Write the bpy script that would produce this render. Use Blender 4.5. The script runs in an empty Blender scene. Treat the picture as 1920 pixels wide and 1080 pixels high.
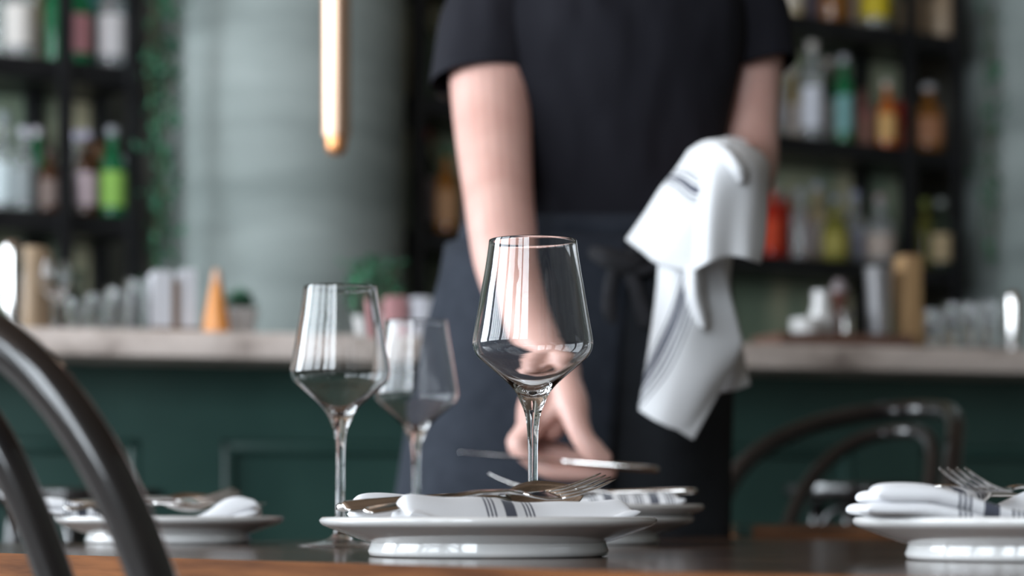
import bpy, bmesh, math, random
from mathutils import Vector, Matrix
random.seed(7)
C = bpy.context.scene.collection
SC = bpy.context.scene
R = math.radians
F = 4267.0          # focal length in pixels of a 1920 wide frame (80 mm on a 36 mm sensor)
EYE = 0.776         # eye height, just above the table top
HZ = 966.0          # image row of the eye level

def P(px, py, d):
    """world point seen at pixel (px, py) at distance d from the camera"""
    return Vector(((px - 960) / F * d, d, EYE + (HZ - py) / F * d))

# ------------------------------------------------------------------ camera, world, lights, exposure
cam_d = bpy.data.cameras.new('camera')
cam = bpy.data.objects.new('camera', cam_d); C.objects.link(cam)
cam.location = (0, 0, EYE); cam.rotation_euler = (R(90), 0, 0)
cam_d.sensor_width = 36; cam_d.lens = 36 * F / 1920
cam_d.shift_y = (HZ - 540) / 1920
cam_d.dof.use_dof = True; cam_d.dof.focus_distance = 1.64; cam_d.dof.aperture_fstop = 5.0
cam_d.dof.aperture_blades = 0
cam_d.clip_start = 0.05
SC.camera = cam
SC.view_settings.view_transform = 'Standard'; SC.view_settings.look = 'None'
SC.view_settings.gamma = 1; SC.view_settings.exposure = -0.58
try: SC.view_settings.use_curve_mapping = False
except Exception: pass
SC.cycles.use_denoising = True
SC.cycles.max_bounces = 16; SC.cycles.transmission_bounces = 16; SC.cycles.glossy_bounces = 8
SC.cycles.diffuse_bounces = 5
SC.cycles.sample_clamp_indirect = 6
w = bpy.data.worlds.new('daylight'); SC.world = w; w.use_nodes = True
w.node_tree.nodes['Background'].inputs[0].default_value = (0.72, 0.83, 1.0, 1)
w.node_tree.nodes['Background'].inputs[1].default_value = 0.6

def area(name, loc, rot, sx, sy, watts, col):
    l = bpy.data.lights.new(name, 'AREA'); l.shape = 'RECTANGLE'; l.size = sx; l.size_y = sy
    l.energy = watts; l.color = col
    o = bpy.data.objects.new(name, l); C.objects.link(o); o.location = loc; o.rotation_euler = rot
    return o
DAY = (0.84, 0.925, 1.0)
# daylight through the windows: left wall (x = -4.2) and the street front behind the camera (y = -3)
WIN_Z = (0.75, 3.75)
LEFT_WIN = [(-2.5, -0.5), (-0.1, 1.9), (2.3, 4.0)]
FRONT_WIN = [(-3.9, -2.5), (-2.2, -0.85)]
zc = sum(WIN_Z) / 2; zh = WIN_Z[1] - WIN_Z[0]
for (a, b), k in zip(LEFT_WIN, (125, 140, 265)):
    area('window_daylight', (-4.42, (a + b) / 2, zc), (0, R(-90), 0), zh, b - a, k * (b - a), DAY)
for (a, b), k in zip(FRONT_WIN, (225, 235)):
    area('window_daylight', ((a + b) / 2, -3.22, zc), (R(90), 0, 0), b - a, zh, k * (b - a), DAY)

# ------------------------------------------------------------------ material helpers
def mat(name, col, rough=0.5, metal=0.0, **kw):
    m = bpy.data.materials.new(name); m.use_nodes = True
    b = m.node_tree.nodes['Principled BSDF']
    b.inputs['Base Color'].default_value = (*col, 1); b.inputs['Roughness'].default_value = rough
    b.inputs['Metallic'].default_value = metal
    for k, v in kw.items():
        k = {'coat': 'Coat Weight', 'coat_rough': 'Coat Roughness', 'trans': 'Transmission Weight', 'ior': 'IOR', 'spec': 'Specular IOR Level',
             'sheen': 'Sheen Weight', 'sss': 'Subsurface Weight'}[k]
        b.inputs[k].default_value = v
    return m
def nd(m, t, **kw):
    n = m.node_tree.nodes.new(t)
    for k, v in kw.items():
        if k in n.inputs: n.inputs[k].default_value = v
        else: setattr(n, k, v)
    return n
def lk(m, a, ao, b, bi): m.node_tree.links.new(a.outputs[ao], b.inputs[bi])
def bsdf(m): return m.node_tree.nodes['Principled BSDF']
def noise_col(m, c1, c2, scale=(1, 1, 1), nscale=5, detail=6, lo=0.35, hi=0.65, bump=0.0, bdist=0.01, rough=0.5, mid=None):
    """object-space noise between two colours, with an optional bump"""
    tc = nd(m, 'ShaderNodeTexCoord'); mp = nd(m, 'ShaderNodeMapping'); mp.inputs['Scale'].default_value = scale
    nz = nd(m, 'ShaderNodeTexNoise'); nz.inputs['Scale'].default_value = nscale; nz.inputs['Detail'].default_value = detail
    nz.inputs['Roughness'].default_value = rough
    rp = nd(m, 'ShaderNodeValToRGB')
    rp.color_ramp.elements[0].position = lo; rp.color_ramp.elements[0].color = (*c1, 1)
    rp.color_ramp.elements[1].position = hi; rp.color_ramp.elements[1].color = (*c2, 1)
    if mid: e = rp.color_ramp.elements.new((lo + hi) / 2); e.color = (*mid, 1)
    lk(m, tc, 'Object', mp, 'Vector'); lk(m, mp, 'Vector', nz, 'Vector'); lk(m, nz, 'Fac', rp, 'Fac')
    lk(m, rp, 'Color', bsdf(m), 'Base Color')
    if bump:
        bp = nd(m, 'ShaderNodeBump'); bp.inputs['Strength'].default_value = bump; bp.inputs['Distance'].default_value = bdist
        lk(m, nz, 'Fac', bp, 'Height'); lk(m, bp, 'Normal', bsdf(m), 'Normal')
    return m
def bump_only(m, scale=(1, 1, 1), nscale=8, strength=0.4, dist=0.01, detail=3):
    tc = nd(m, 'ShaderNodeTexCoord'); mp = nd(m, 'ShaderNodeMapping'); mp.inputs['Scale'].default_value = scale
    nz = nd(m, 'ShaderNodeTexNoise'); nz.inputs['Scale'].default_value = nscale; nz.inputs['Detail'].default_value = detail
    bp = nd(m, 'ShaderNodeBump'); bp.inputs['Strength'].default_value = strength; bp.inputs['Distance'].default_value = dist
    lk(m, tc, 'Object', mp, 'Vector'); lk(m, mp, 'Vector', nz, 'Vector'); lk(m, nz, 'Fac', bp, 'Height'); lk(m, bp, 'Normal', bsdf(m), 'Normal')
    return m

M = {}
def lin(r, g, b):
    f = lambda c: (c / 255 / 12.92) if c / 255 <= 0.04045 else ((c / 255 + 0.055) / 1.055) ** 2.4
    return (f(r), f(g), f(b))
# crystal
m = bpy.data.materials.new('clear_glass'); m.use_nodes = True
nt = m.node_tree; nt.nodes.remove(nt.nodes['Principled BSDF'])
g = nt.nodes.new('ShaderNodeBsdfGlass'); g.inputs['Roughness'].default_value = 0; g.inputs['IOR'].default_value = 1.5
g.inputs['Color'].default_value = (1, 1, 1, 1)
nt.links.new(g.outputs[0], nt.nodes['Material Output'].inputs[0]); M['glass'] = m
M['porcelain'] = mat('white_porcelain', (0.68, 0.67, 0.66), 0.12, coat=0.5, coat_rough=0.05)
M['steel'] = mat('polished_steel', (0.74, 0.72, 0.70), 0.13, 1.0)
M['black_lacquer'] = noise_col(mat('black_lacquered_bentwood', (0.012, 0.011, 0.012), 0.28, spec=0.3, coat=1.0, coat_rough=0.06), (0.008, 0.007, 0.008), (0.018, 0.015, 0.014), (1, 1, 1), 14)
m = mat('dark_stained_wood', (0.03, 0.02, 0.015), 0.13, spec=0.22)
noise_col(m, (0.026, 0.014, 0.009), (0.21, 0.10, 0.052), (1.4, 16, 1), 3.0, 8, 0.36, 0.74, 0.03, 0.001, 0.6, (0.075, 0.037, 0.021)); M['table_top'] = m
M['table_edge'] = noise_col(mat('bare_oak_edge', (0.3, 0.15, 0.07), 0.7, spec=0.12), (0.075, 0.024, 0.006), (0.20, 0.072, 0.021), (3, 3, 40), 3, 6, 0.3, 0.7, 0.2, 0.002)
M['black_iron'] = noise_col(mat('black_iron', (0.012, 0.012, 0.014), 0.45, 0.3), (0.008, 0.008, 0.010), (0.02, 0.02, 0.022), (1, 1, 1), 10)
M['concrete'] = noise_col(mat('grey_green_plaster', (0.4, 0.45, 0.43), 0.75), lin(130, 140, 137), lin(166, 175, 172), (1.2, 1.2, 5), 1.6, 6, 0.3, 0.7, 0.15, 0.01)
M['plaster'] = noise_col(mat('warm_grey_plaster', (0.4, 0.4, 0.37), 0.8), lin(98, 98, 90), lin(130, 128, 118), (1, 1, 2), 1.5, 5)
M['khaki'] = noise_col(mat('khaki_green_shelf_back', (0.2, 0.2, 0.12), 0.45), lin(140, 158, 136), lin(214, 206, 172), (2.5, 2.5, 0.8), 2.4, 3, 0.40, 0.60)
M['green_panel'] = noise_col(mat('dark_green_paint', (0.02, 0.05, 0.045), 0.30), lin(40, 67, 62), lin(48, 76, 70), (1, 1, 1), 6)
m = mat('veined_stone', (0.5, 0.45, 0.42), 0.3)
noise_col(m, lin(128, 114, 108), lin(222, 208, 200), (1.5, 3, 2), 4.0, 8, 0.34, 0.56, 0, 0, 0.65, lin(196, 182, 174)); M['stone'] = m
M['floor'] = noise_col(mat('oak_floor', (0.1, 0.06, 0.04), 0.4), (0.035, 0.022, 0.014), (0.08, 0.05, 0.03), (1, 14, 1), 2.5, 6)
M['ceiling'] = noise_col(mat('brown_slatted_ceiling', (0.2, 0.12, 0.07), 0.6), (0.12, 0.068, 0.040), (0.36, 0.24, 0.16), (9, .6, 1), 3, 4)
M['copper'] = bump_only(mat('brushed_copper', (0.90, 0.60, 0.43), 0.42, 1.0), (20, 20, 1), 8, 0.05, 0.002)
M['leaf'] = noise_col(mat('glossy_green_leaf', (0.03, 0.12, 0.06), 0.4), (0.015, 0.085, 0.05), (0.06, 0.24, 0.12), (1, 1, 1), 22, 3)
M['stem'] = noise_col(mat('green_brown_stem', (0.06, 0.07, 0.03), 0.7), (0.05, 0.045, 0.02), (0.07, 0.10, 0.04), (1, 1, 1), 30)
# skin: slightly mottled
m = mat('skin', (0.62, 0.36, 0.27), 0.45, sss=0.08)
bsdf(m).inputs['Subsurface Radius'].default_value = (0.02, 0.008, 0.004); bsdf(m).inputs['Subsurface Scale'].default_value = 0.3
noise_col(m, (0.57, 0.32, 0.27), (0.69, 0.43, 0.37), (1, 1, 1), 14, 4, 0.3, 0.7, 0.06, 0.003); M['skin'] = m
m = mat('black_cotton_jersey', (0.0085, 0.0085, 0.0130), 0.9, spec=0.25)
bump_only(m, (3.2, 2.0, 1.5), 2.4, 0.9, 0.05, 2); M['tshirt'] = m
M['apron'] = noise_col(mat('charcoal_navy_apron_cloth', (0.017, 0.022, 0.032), 0.9, spec=0.3), (0.014, 0.018, 0.027), (0.022, 0.027, 0.038), (1, 1, 1), 40, 4, 0.3, 0.7, 0.15, 0.004)
M['trousers'] = noise_col(mat('black_trouser_cloth', (0.01, 0.01, 0.012), 0.9), (0.009, 0.009, 0.011), (0.016, 0.016, 0.02), (1, 1, 1), 40)
M['hair'] = noise_col(mat('dark_brown_hair', (0.03, 0.018, 0.012), 0.5), (0.02, 0.012, 0.008), (0.05, 0.03, 0.02), (30, 30, 4), 6)
M['shoe'] = noise_col(mat('black_leather', (0.015, 0.014, 0.014), 0.4), (0.01, 0.01, 0.01), (0.02, 0.02, 0.02), (1, 1, 1), 30)

def stripe_mat(name, axis, bands, base=(0.68, 0.68, 0.70), ink=(0.055, 0.06, 0.085), uv=False):
    """white cotton with woven dark stripes at the given intervals of one coordinate"""
    m = mat(name, base, 0.85, sheen=0.2)
    tc = nd(m, 'ShaderNodeTexCoord'); sp = nd(m, 'ShaderNodeSeparateXYZ'); lk(m, tc, 'UV' if uv else 'Object', sp, 0)
    prev = None
    for c, hw in bands:
        s = nd(m, 'ShaderNodeMath', operation='SUBTRACT'); lk(m, sp, axis, s, 0); s.inputs[1].default_value = c
        a = nd(m, 'ShaderNodeMath', operation='ABSOLUTE'); lk(m, s, 0, a, 0)
        l = nd(m, 'ShaderNodeMath', operation='LESS_THAN'); lk(m, a, 0, l, 0); l.inputs[1].default_value = hw
        if prev:
            x = nd(m, 'ShaderNodeMath', operation='MAXIMUM'); lk(m, prev, 0, x, 0); lk(m, l, 0, x, 1); prev = x
        else: prev = l
    mx = nd(m, 'ShaderNodeMix', data_type='RGBA')
    mx.inputs[6].default_value = (*base, 1); mx.inputs[7].default_value = (*ink, 1)
    lk(m, prev, 0, mx, 0); lk(m, mx, 2, bsdf(m), 'Base Color')
    nz = nd(m, 'ShaderNodeTexNoise'); nz.inputs['Scale'].default_value = 260; nz.inputs['Detail'].default_value = 2
    bp = nd(m, 'ShaderNodeBump'); bp.inputs['Strength'].default_value = 0.12; bp.inputs['Distance'].default_value = 0.001
    lk(m, tc, 'Object', nz, 'Vector'); lk(m, nz, 'Fac', bp, 'Height'); lk(m, bp, 'Normal', bsdf(m), 'Normal')
    return m
def triple(c0, s=1.0):   # thin-thin-thin, thick, thin-thin-thin
    b = [(c0, 0.0042 * s)]
    for sg in (-1, 1):
        for k in (0.0115, 0.0143, 0.0171): b.append((c0 + sg * k * s, 0.0007 * s))
    return b

# ------------------------------------------------------------------ mesh helpers
def obj(name, bm, material, parent=None, smooth=True, angle=None):
    me = bpy.data.meshes.new(name)
    bmesh.ops.recalc_face_normals(bm, faces=bm.faces[:])
    bm.to_mesh(me); bm.free()
    if smooth:
        for p in me.polygons: p.use_smooth = True
        if angle is not None: me.set_sharp_from_angle(angle=R(angle))
    for mm in (material if isinstance(material, (list, tuple)) else [material]): me.materials.append(mm)
    o = bpy.data.objects.new(name, me); C.objects.link(o)
    if parent: o.parent = parent
    return o
def tag(o, label, cat, group=None, kind=None):
    o['label'] = label; o['category'] = cat
    if group: o['group'] = group
    if kind: o['kind'] = kind
    return o
def thing(name, label, cat, loc=(0, 0, 0), rz=0, group=None):
    o = bpy.data.objects.new(name, None); C.objects.link(o); o.empty_display_size = 0.05
    o.location = loc; o.rotation_euler = (0, 0, rz)
    return tag(o, label, cat, group)
def struct(name, bm, m, smooth=False, parent=None):
    o = obj(name, bm, m, parent, smooth)
    if not parent: o['kind'] = 'structure'
    return o
def dup(root, loc=None, rz=None, label=None):
    r = root.copy(); C.objects.link(r)
    if loc is not None: r.location = loc
    if rz is not None: r.rotation_euler = (0, 0, rz)
    if label: r['label'] = label
    for ch in list(root.children):
        c = ch.copy(); C.objects.link(c); c.parent = r
        for gch in list(ch.children):
            d = gch.copy(); C.objects.link(d); d.parent = c
    return r
def box(bm, lo, hi, mx=None):
    r = bmesh.ops.create_cube(bm, size=1)
    lo, hi = Vector(lo), Vector(hi)
    for v in r['verts']:
        v.co = Vector(((lo[i] + hi[i]) / 2 + v.co[i] * (hi[i] - lo[i]) for i in range(3)))
        if mx: v.co = mx @ v.co
    return r['verts']
def bevel_all(bm, w, seg=2):
    bmesh.ops.bevel(bm, geom=bm.edges[:] + bm.verts[:], offset=w, segments=seg, affect='EDGES', profile=0.5, clamp_overlap=True)
def revolve(bm, prof, seg=32, mx=None):
    """closed or open profile [(r, z)] spun about z; r == 0 points become poles"""
    rings = []
    for r, z in prof:
        if r < 1e-6: rings.append([bm.verts.new((0, 0, z))])
        else: rings.append([bm.verts.new((r * math.cos(2 * math.pi * k / seg), r * math.sin(2 * math.pi * k / seg), z)) for k in range(seg)])
    if mx:
        for rg in rings:
            for v in rg: v.co = mx @ v.co
    for a, b in zip(rings, rings[1:]):
        for k in range(seg):
            k2 = (k + 1) % seg
            if len(a) == 1 and len(b) == 1: continue
            if len(a) == 1: bm.faces.new((a[0], b[k], b[k2]))
            elif len(b) == 1: bm.faces.new((a[k], a[k2], b[0]))
            else: bm.faces.new((a[k], a[k2], b[k2], b[k]))
def catmull(pts, n):
    out = []
    q = [pts[0]] + list(pts) + [pts[-1]]
    for i in range(1, len(q) - 2):
        p0, p1, p2, p3 = q[i - 1], q[i], q[i + 1], q[i + 2]
        for k in range(n):
            t = k / n
            out.append(0.5 * ((2 * p1) + (p2 - p0) * t + (2 * p0 - 5 * p1 + 4 * p2 - p3) * t * t + (3 * p1 - p0 - 3 * p2 + p3) * t ** 3))
    out.append(q[-2].copy() if hasattr(q[-2], 'copy') else q[-2])
    return out
def tube(bm, pts, radii, seg=14, n=6, caps=True, closed=False, flat=None, ref=None, roundcap=False):
    """swept tube; radii per control point; flat = depth/width ratio per point (needs ref direction for the width)"""
    pts = [Vector(p) for p in pts]
    if not hasattr(radii, '__len__'): radii = [radii] * len(pts)
    fl = flat if flat is not None else [1.0] * len(pts)
    if n > 1 and not closed:
        cp = catmull(pts, n); cr = catmull([Vector((r, f, 0)) for r, f in zip(radii, fl)], n)
        radii = [v.x for v in cr]; fl = [v.y for v in cr]; pts = cp
    L = len(pts); T = []
    for i in range(L):
        if closed: t = pts[(i + 1) % L] - pts[i - 1]
        else: t = pts[min(i + 1, L - 1)] - pts[max(i - 1, 0)]
        T.append(t.normalized())
    up = Vector(ref) if ref is not None else (Vector((0, 0, 1)) if abs(T[0].z) < 0.9 else Vector((1, 0, 0)))
    u = (up - T[0] * up.dot(T[0])).normalized()
    rings = []
    for i in range(L):
        src = Vector(ref) if ref is not None else u
        u = (src - T[i] * src.dot(T[i])).normalized(); v = T[i].cross(u)
        rings.append([bm.verts.new(pts[i] + radii[i] * (math.cos(2 * math.pi * k / seg) * u + fl[i] * math.sin(2 * math.pi * k / seg) * v)) for k in range(seg)])
    rng = range(L) if closed else range(L - 1)
    for i in rng:
        a, b = rings[i], rings[(i + 1) % L]
        for k in range(seg): bm.faces.new((a[k], a[(k + 1) % seg], b[(k + 1) % seg], b[k]))
    if caps and not closed:
        for rg, t, r, s in ((rings[0], T[0], radii[0], -1), (rings[-1], T[-1], radii[-1], 1)):
            if roundcap:
                c = sum((x.co for x in rg), Vector()) / seg; prev = rg
                for a in (30, 60):
                    nr = [bm.verts.new(c + (x.co - c) * math.cos(R(a)) + t * s * r * math.sin(R(a))) for x in rg]
                    for k in range(seg): bm.faces.new((prev[k], prev[(k + 1) % seg], nr[(k + 1) % seg], nr[k]))
                    prev = nr
                tip = bm.verts.new(c + t * s * r)
                for k in range(seg): bm.faces.new((prev[k], prev[(k + 1) % seg], tip))
            else: bm.faces.new(rg)
    return rings
def loft(bm, rings, caps=True):
    vs = [[bm.verts.new(p) for p in rg] for rg in rings]; n = len(vs[0])
    for a, b in zip(vs, vs[1:]):
        for k in range(n): bm.faces.new((a[k], a[(k + 1) % n], b[(k + 1) % n], b[k]))
    if caps: bm.faces.new(vs[0]); bm.faces.new(vs[-1])
    return vs
def ell(c, a, b, n=40, p=2.0, wav=None):
    """superellipse ring in a horizontal plane"""
    out = []
    for k in range(n):
        t = 2 * math.pi * k / n; ct, st = math.cos(t), math.sin(t)
        s = 1 + (wav(t) if wav else 0)
        out.append(Vector((c[0] + s * a * math.copysign(abs(ct) ** (2 / p), ct), c[1] + s * b * math.copysign(abs(st) ** (2 / p), st), c[2])))
    return out
def subsurf(o, lv=2):
    s = o.modifiers.new('smooth', 'SUBSURF'); s.levels = lv; s.render_levels = lv
def aim(o, p0, p1, roll=0.0, sc=0.935):
    """turn a thing built along +x so that it runs from p0 towards p1, z side up"""
    p0, p1 = Vector(p0), Vector(p1); x = (p1 - p0).normalized(); z = Vector((0, 0, 1)); y = z.cross(x).normalized(); z = x.cross(y)
    o.matrix_world = Matrix.Translation(p0) @ Matrix((x, y, z)).transposed().to_4x4() @ Matrix.Rotation(roll, 4, 'X') @ Matrix.Scale(sc, 4)

# ------------------------------------------------------------------ room shell
XL, XR, YF, ZC = -4.2, 4.6, -3.0, 4.2
BU = Vector((0.8575, 0.5145, 0)); BN = Vector((0.5145, -0.8575, 0)); BANG = math.atan2(0.6, 1)   # back wall direction, facing the bar
def bline(px):                                    # point on the line of the shelf fronts under pixel column px
    k = (px - 960) / F; x = k * 6.702 / (1 - 0.6 * k)
    return Vector((x, 6.702 + 0.6 * x, 0))
bm = bmesh.new(); box(bm, (XL - .3, YF - .3, -.1), (XR + .3, 10.6, 0)); struct('floor', bm, M['floor'])
bm = bmesh.new(); box(bm, (XL - .3, YF - .3, ZC), (XR + .3, 10.6, ZC + .1)); struct('ceiling', bm, M['ceiling'])
bm = bmesh.new()
mxb = Matrix.Translation((0, 6.702, 0)) @ Matrix.Rotation(BANG, 4, 'Z')
box(bm, (-6, 0.48, 0), (6.5, 0.60, ZC), mxb); struct('wall_back', bm, M['plaster'])
def wall_with_holes(name, length0, length1, wins, fn):
    bm = bmesh.new(); cur = length0
    for a, b in wins:
        fn(bm, cur, a, 0, ZC); fn(bm, a, b, 0, WIN_Z[0]); fn(bm, a, b, WIN_Z[1], ZC); cur = b
    fn(bm, cur, length1, 0, ZC)
    return struct(name, bm, M['plaster'])
wall_with_holes('wall_left', YF, 4.25, LEFT_WIN, lambda bm, a, b, z0, z1: box(bm, (XL - .15, a, z0), (XL, b, z1)))
wall_with_holes('wall_front', XL, XR, FRONT_WIN, lambda bm, a, b, z0, z1: box(bm, (a, YF - .15, z0), (b, YF, z1)))
bm = bmesh.new(); box(bm, (XR, YF, 0), (XR + .15, 10.0, ZC)); struct('wall_right', bm, M['plaster'])
n = 1
for a, b in LEFT_WIN:
    bm = bmesh.new(); k = 5
    for i in range(k + 1):
        y = a + (b - a) * i / k; box(bm, (XL - .10, y - .02, WIN_Z[0]), (XL - .04, y + .02, WIN_Z[1]))
    for z in (WIN_Z[0], 1.6, WIN_Z[1]): box(bm, (XL - .10, a, z - .025), (XL - .04, b, z + .025))
    struct('window_%d' % n, bm, M['black_iron']); n += 1
for a, b in FRONT_WIN:
    bm = bmesh.new(); k = 6
    for i in range(k + 1):
        x = a + (b - a) * i / k; box(bm, (x - .02, YF - .10, WIN_Z[0]), (x + .02, YF - .04, WIN_Z[1]))
    for z in (WIN_Z[0], 1.6, WIN_Z[1]): box(bm, (a, YF - .10, z - .025), (b, YF - .04, z + .025))
    struct('window_%d' % n, bm, M['black_iron']); n += 1
# round plastered columns between the shelf bays
for i, (cx, cy, r) in enumerate(((-0.642, 6.40, 0.34), (1.93, 7.95, 0.36))):
    bm = bmesh.new(); revolve(bm, [(0, 0), (r, 0), (r, ZC), (0, ZC)], 96)
    o = obj('trim_%d' % (i + 1), bm, M['concrete'], None, True, 40); o.location = (cx, cy, 0); o['kind'] = 'structure'

# ------------------------------------------------------------------ bar: cabinet and stone counter
CU = Vector((0.9617, 0.2741, 0)); CANG = math.atan2(0.285, 1)
def cline(px, off=0.0):                           # point on the counter's front edge under pixel column px, off metres behind it
    k = (px - 960) / F; x = k * (4.437 + off) / (1 - 0.285 * k)
    return Vector((x, 4.437 + off + 0.285 * x, 0))
COUNTER = 1.122
mxc = Matrix.Translation((0, 4.437, 0)) @ Matrix.Rotation(CANG, 4, 'Z')
bm = bmesh.new(); box(bm, (-2.6, 0, COUNTER - .05), (2.6, .62, COUNTER)); bevel_all(bm, .005)
o = obj('bar_countertop', bm, M['stone'], None, True, 35); o.matrix_world = mxc
tag(o, 'long pale veined stone countertop running along the bar', 'countertop')
bar = thing('bar_counter', 'dark green panelled bar front under the stone countertop', 'bar', (0, 4.437, 0), CANG)
bm = bmesh.new(); box(bm, (-2.5, .27, 0), (2.5, .60, COUNTER - .05)); obj('carcass', bm, M['green_panel'], bar, False)
# recessed panels: stiles and rails standing proud, each moulded panel between them
def bar_x(px): return (cline(px, .26) - Vector((0, 4.437, 0))).dot(CU)
edges = [(-80, 262), (415, 985), (1130, 1600), (1722, 2300)]
bm = bmesh.new()
xs = [-2.5] + [bar_x(e) for ab in edges for e in ab] + [2.5]
for a, b in zip(xs[0::2], xs[1::2]): box(bm, (a, .240, .20), (b, .2715, .925))
box(bm, (-2.5, .240, .925), (2.5, .2715, COUNTER - .05)); box(bm, (-2.5, .240, .0), (2.5, .2715, .20))
obj('panel_frame', bm, M['green_panel'], bar, False)
for a, b in edges:
    x0, x1 = bar_x(a), bar_x(b); bm = bmesh.new()
    for q0, q1 in (((x0, .245, .2), (x0 + .025, .27, .925)), ((x1 - .025, .245, .2), (x1, .27, .925)), ((x0, .245, .90), (x1, .27, .925)), ((x0, .245, .2), (x1, .27, .225))):
        box(bm, q0, q1)
    bevel_all(bm, .008); obj('panel_moulding', bm, M['green_panel'], bar, True, 40)

# ------------------------------------------------------------------ shelves
def shelf_unit(label, px0, px1, posts, levels):
    p0, p1 = bline(px0), bline(px1); L = (p1 - p0).length
    t = thing('bottle_shelf', label, 'shelf', p0, BANG)
    bm = bmesh.new(); box(bm, (0, .27, 0.0), (L, .29, 3.0)); obj('back_panel', bm, M['khaki'], t, False)
    for z in levels:
        bm = bmesh.new(); box(bm, (0, 0, z - .055), (L, .265, z)); bevel_all(bm, .004, 1); obj('shelf_board', bm, M['black_iron'], t, False)
    for p in posts:
        x = (bline(p) - p0).dot(BU); bm = bmesh.new()
        box(bm, (x - .018, -.025, 0), (x + .018, -.002, 3.0)); obj('post', bm, M['black_iron'], t, False)
        bm = bmesh.new(); box(bm, (x - .018, .22, 0.0), (x + .018, .262, 3.0)); obj('post', bm, M['black_iron'], t, False)
    bm = bmesh.new(); box(bm, (0, 0.0, 0), (L, .265, .95)); bevel_all(bm, .005, 1); obj('base_cabinet', bm, M['black_iron'], t, False)
    return t
shelf_unit('black iron bottle shelf at the left of the pale round column', -170, 250, (-165, 119, 247), (1.18, 1.575, 1.975, 2.37))
shelf_unit('black iron bottle shelf behind the person, between two round columns', 775, 1795, (779, 1120, 1345, 1702, 1791), (1.20, 1.598, 1.985, 2.372))

# ------------------------------------------------------------------ bottles
def tinted(name, col, trans=0.75, rough=0.08):
    return mat(name, col, rough, 0, trans=trans, ior=1.45)
G = {'clear': tinted('clear_bottle_glass', (0.85, 0.88, 0.90), .8), 'green': tinted('green_bottle_glass', (0.02, 0.26, 0.10), .4), 'dark': tinted('dark_bottle_glass', (0.03, 0.05, 0.03), .2),
     'amber': tinted('amber_bottle_glass', (0.42, 0.17, 0.03), .5), 'brown': tinted('brown_bottle_glass', (0.10, 0.04, 0.015), .3), 'teal': tinted('teal_bottle_glass', (0.10, 0.42, 0.38), .5),
     'red': tinted('red_liquor', (0.62, 0.03, 0.012), .25), 'orange': tinted('orange_liquor', (0.75, 0.20, 0.03), .4), 'olive': tinted('olive_bottle_glass', (0.34, 0.33, 0.06), .5),
     'pale': tinted('pale_liquor', (0.85, 0.70, 0.45), .6), 'white': mat('white_bottle', (0.75, 0.75, 0.76), .25), 'tan': mat('stoneware_bottle', (0.40, 0.29, 0.19), .4), 'pink': tinted('pink_liquor', (0.75, 0.35, 0.32), .4)}
LB = {}
def label_mat(col):
    if col not in LB: LB[col] = mat('paper_label', lin(*col), .6)
    return LB[col]
SHAPES = {   # radius, body height, neck radius, total height, shoulder height
    'spirit': (.038, .165, .0145, .275, .045), 'tall': (.034, .20, .013, .31, .05), 'round': (.050, .12, .014, .235, .05), 'short': (.044, .125, .016, .205, .035), 'wine': (.037, .185, .0135, .30, .055), 'flask': (.046, .15, .018, .22, .03)}
def bottle(pos, shape, glass, lab, cap, text, name='bottle', sc=1.0, group=None, cat='bottle'):
    r, hb, rn, H, hs = [v * sc for v in SHAPES[shape]]
    t = thing(name, text, cat, pos, random.uniform(0, 6), group)
    bm = bmesh.new()
    prof = [(0, .003), (r * .8, 0.0), (r * .96, .002), (r, .008), (r, hb)]
    for k in range(1, 7):
        a = k / 6; s = (1 - math.cos(a * math.pi)) / 2
        prof.append((r + (rn - r) * s, hb + hs * a))
    prof += [(rn, H * .95), (rn * 1.18, H * .955), (rn * 1.18, H * .985), (rn, H * .99), (0, H * .99)]
    revolve(bm, prof, 20); obj('glass_body', bm, G[glass], t, True, 50)
    if lab:
        bm = bmesh.new(); revolve(bm, [(r + .0006, hb * .18), (r + .0012, hb * .19), (r + .0012, hb * .82), (r + .0006, hb * .83)], 20); obj('paper_label', bm, label_mat(lab), t)
    if cap:
        bm = bmesh.new(); revolve(bm, [(0, H * .90), (rn * 1.3, H * .90), (rn * 1.35, H * .985), (rn * 1.2, H), (0, H)], 16); obj('cap', bm, label_mat(cap), t, True, 40)
    return t
def row(z, specs, front=None, group='', name='bottle'):
    for k, (px, shape, glass, lab, cap, text, sc) in enumerate(specs):
        o2 = .048 if (px in front if front else k % 2 == 0) else .152; kk = (px - 960) / F; x = kk * (6.702 + 1.166 * o2) / (1 - .6 * kk)
        p = Vector((x, 6.702 + 1.166 * o2 + .6 * x, z))
        bottle(p, shape, glass, lab, cap, text, name, sc, group)
WL = (222, 222, 228)
row(1.976, [
    (2, 'tall', 'clear', None, (190, 190, 190), 'clear pale bottle at the left edge on the upper left shelf', .95),
    (38, 'spirit', 'clear', (232, 226, 220), WL, 'white labelled clear bottle on the upper left shelf, left of the iron post', 1.0),
    (68, 'short', 'pale', (176, 158, 146), (110, 90, 70), 'squat tan labelled bottle beside the white labelled one, upper left shelf', 1.1),
    (103, 'wine', 'green', None, (30, 60, 40), 'green wine bottle just left of the post on the upper left shelf', .8),
    (147, 'spirit', 'green', (190, 130, 135), (20, 110, 60), 'green bottle with a dusty pink label on the upper left shelf', .95),
    (175, 'tall', 'teal', None, (120, 190, 190), 'tall teal green bottle between pink and white labels, upper left shelf', .98),
    (211, 'spirit', 'clear', (226, 222, 224), (200, 196, 190), 'bottle with large bright white label at the right on the upper left shelf', 1.02),
    (239, 'short', 'tan', None, (150, 90, 70), 'small tan bottle at the right end of the upper left shelf', .9)], front=(38, 103, 147, 211), group='bottles on the upper left shelf')
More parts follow.
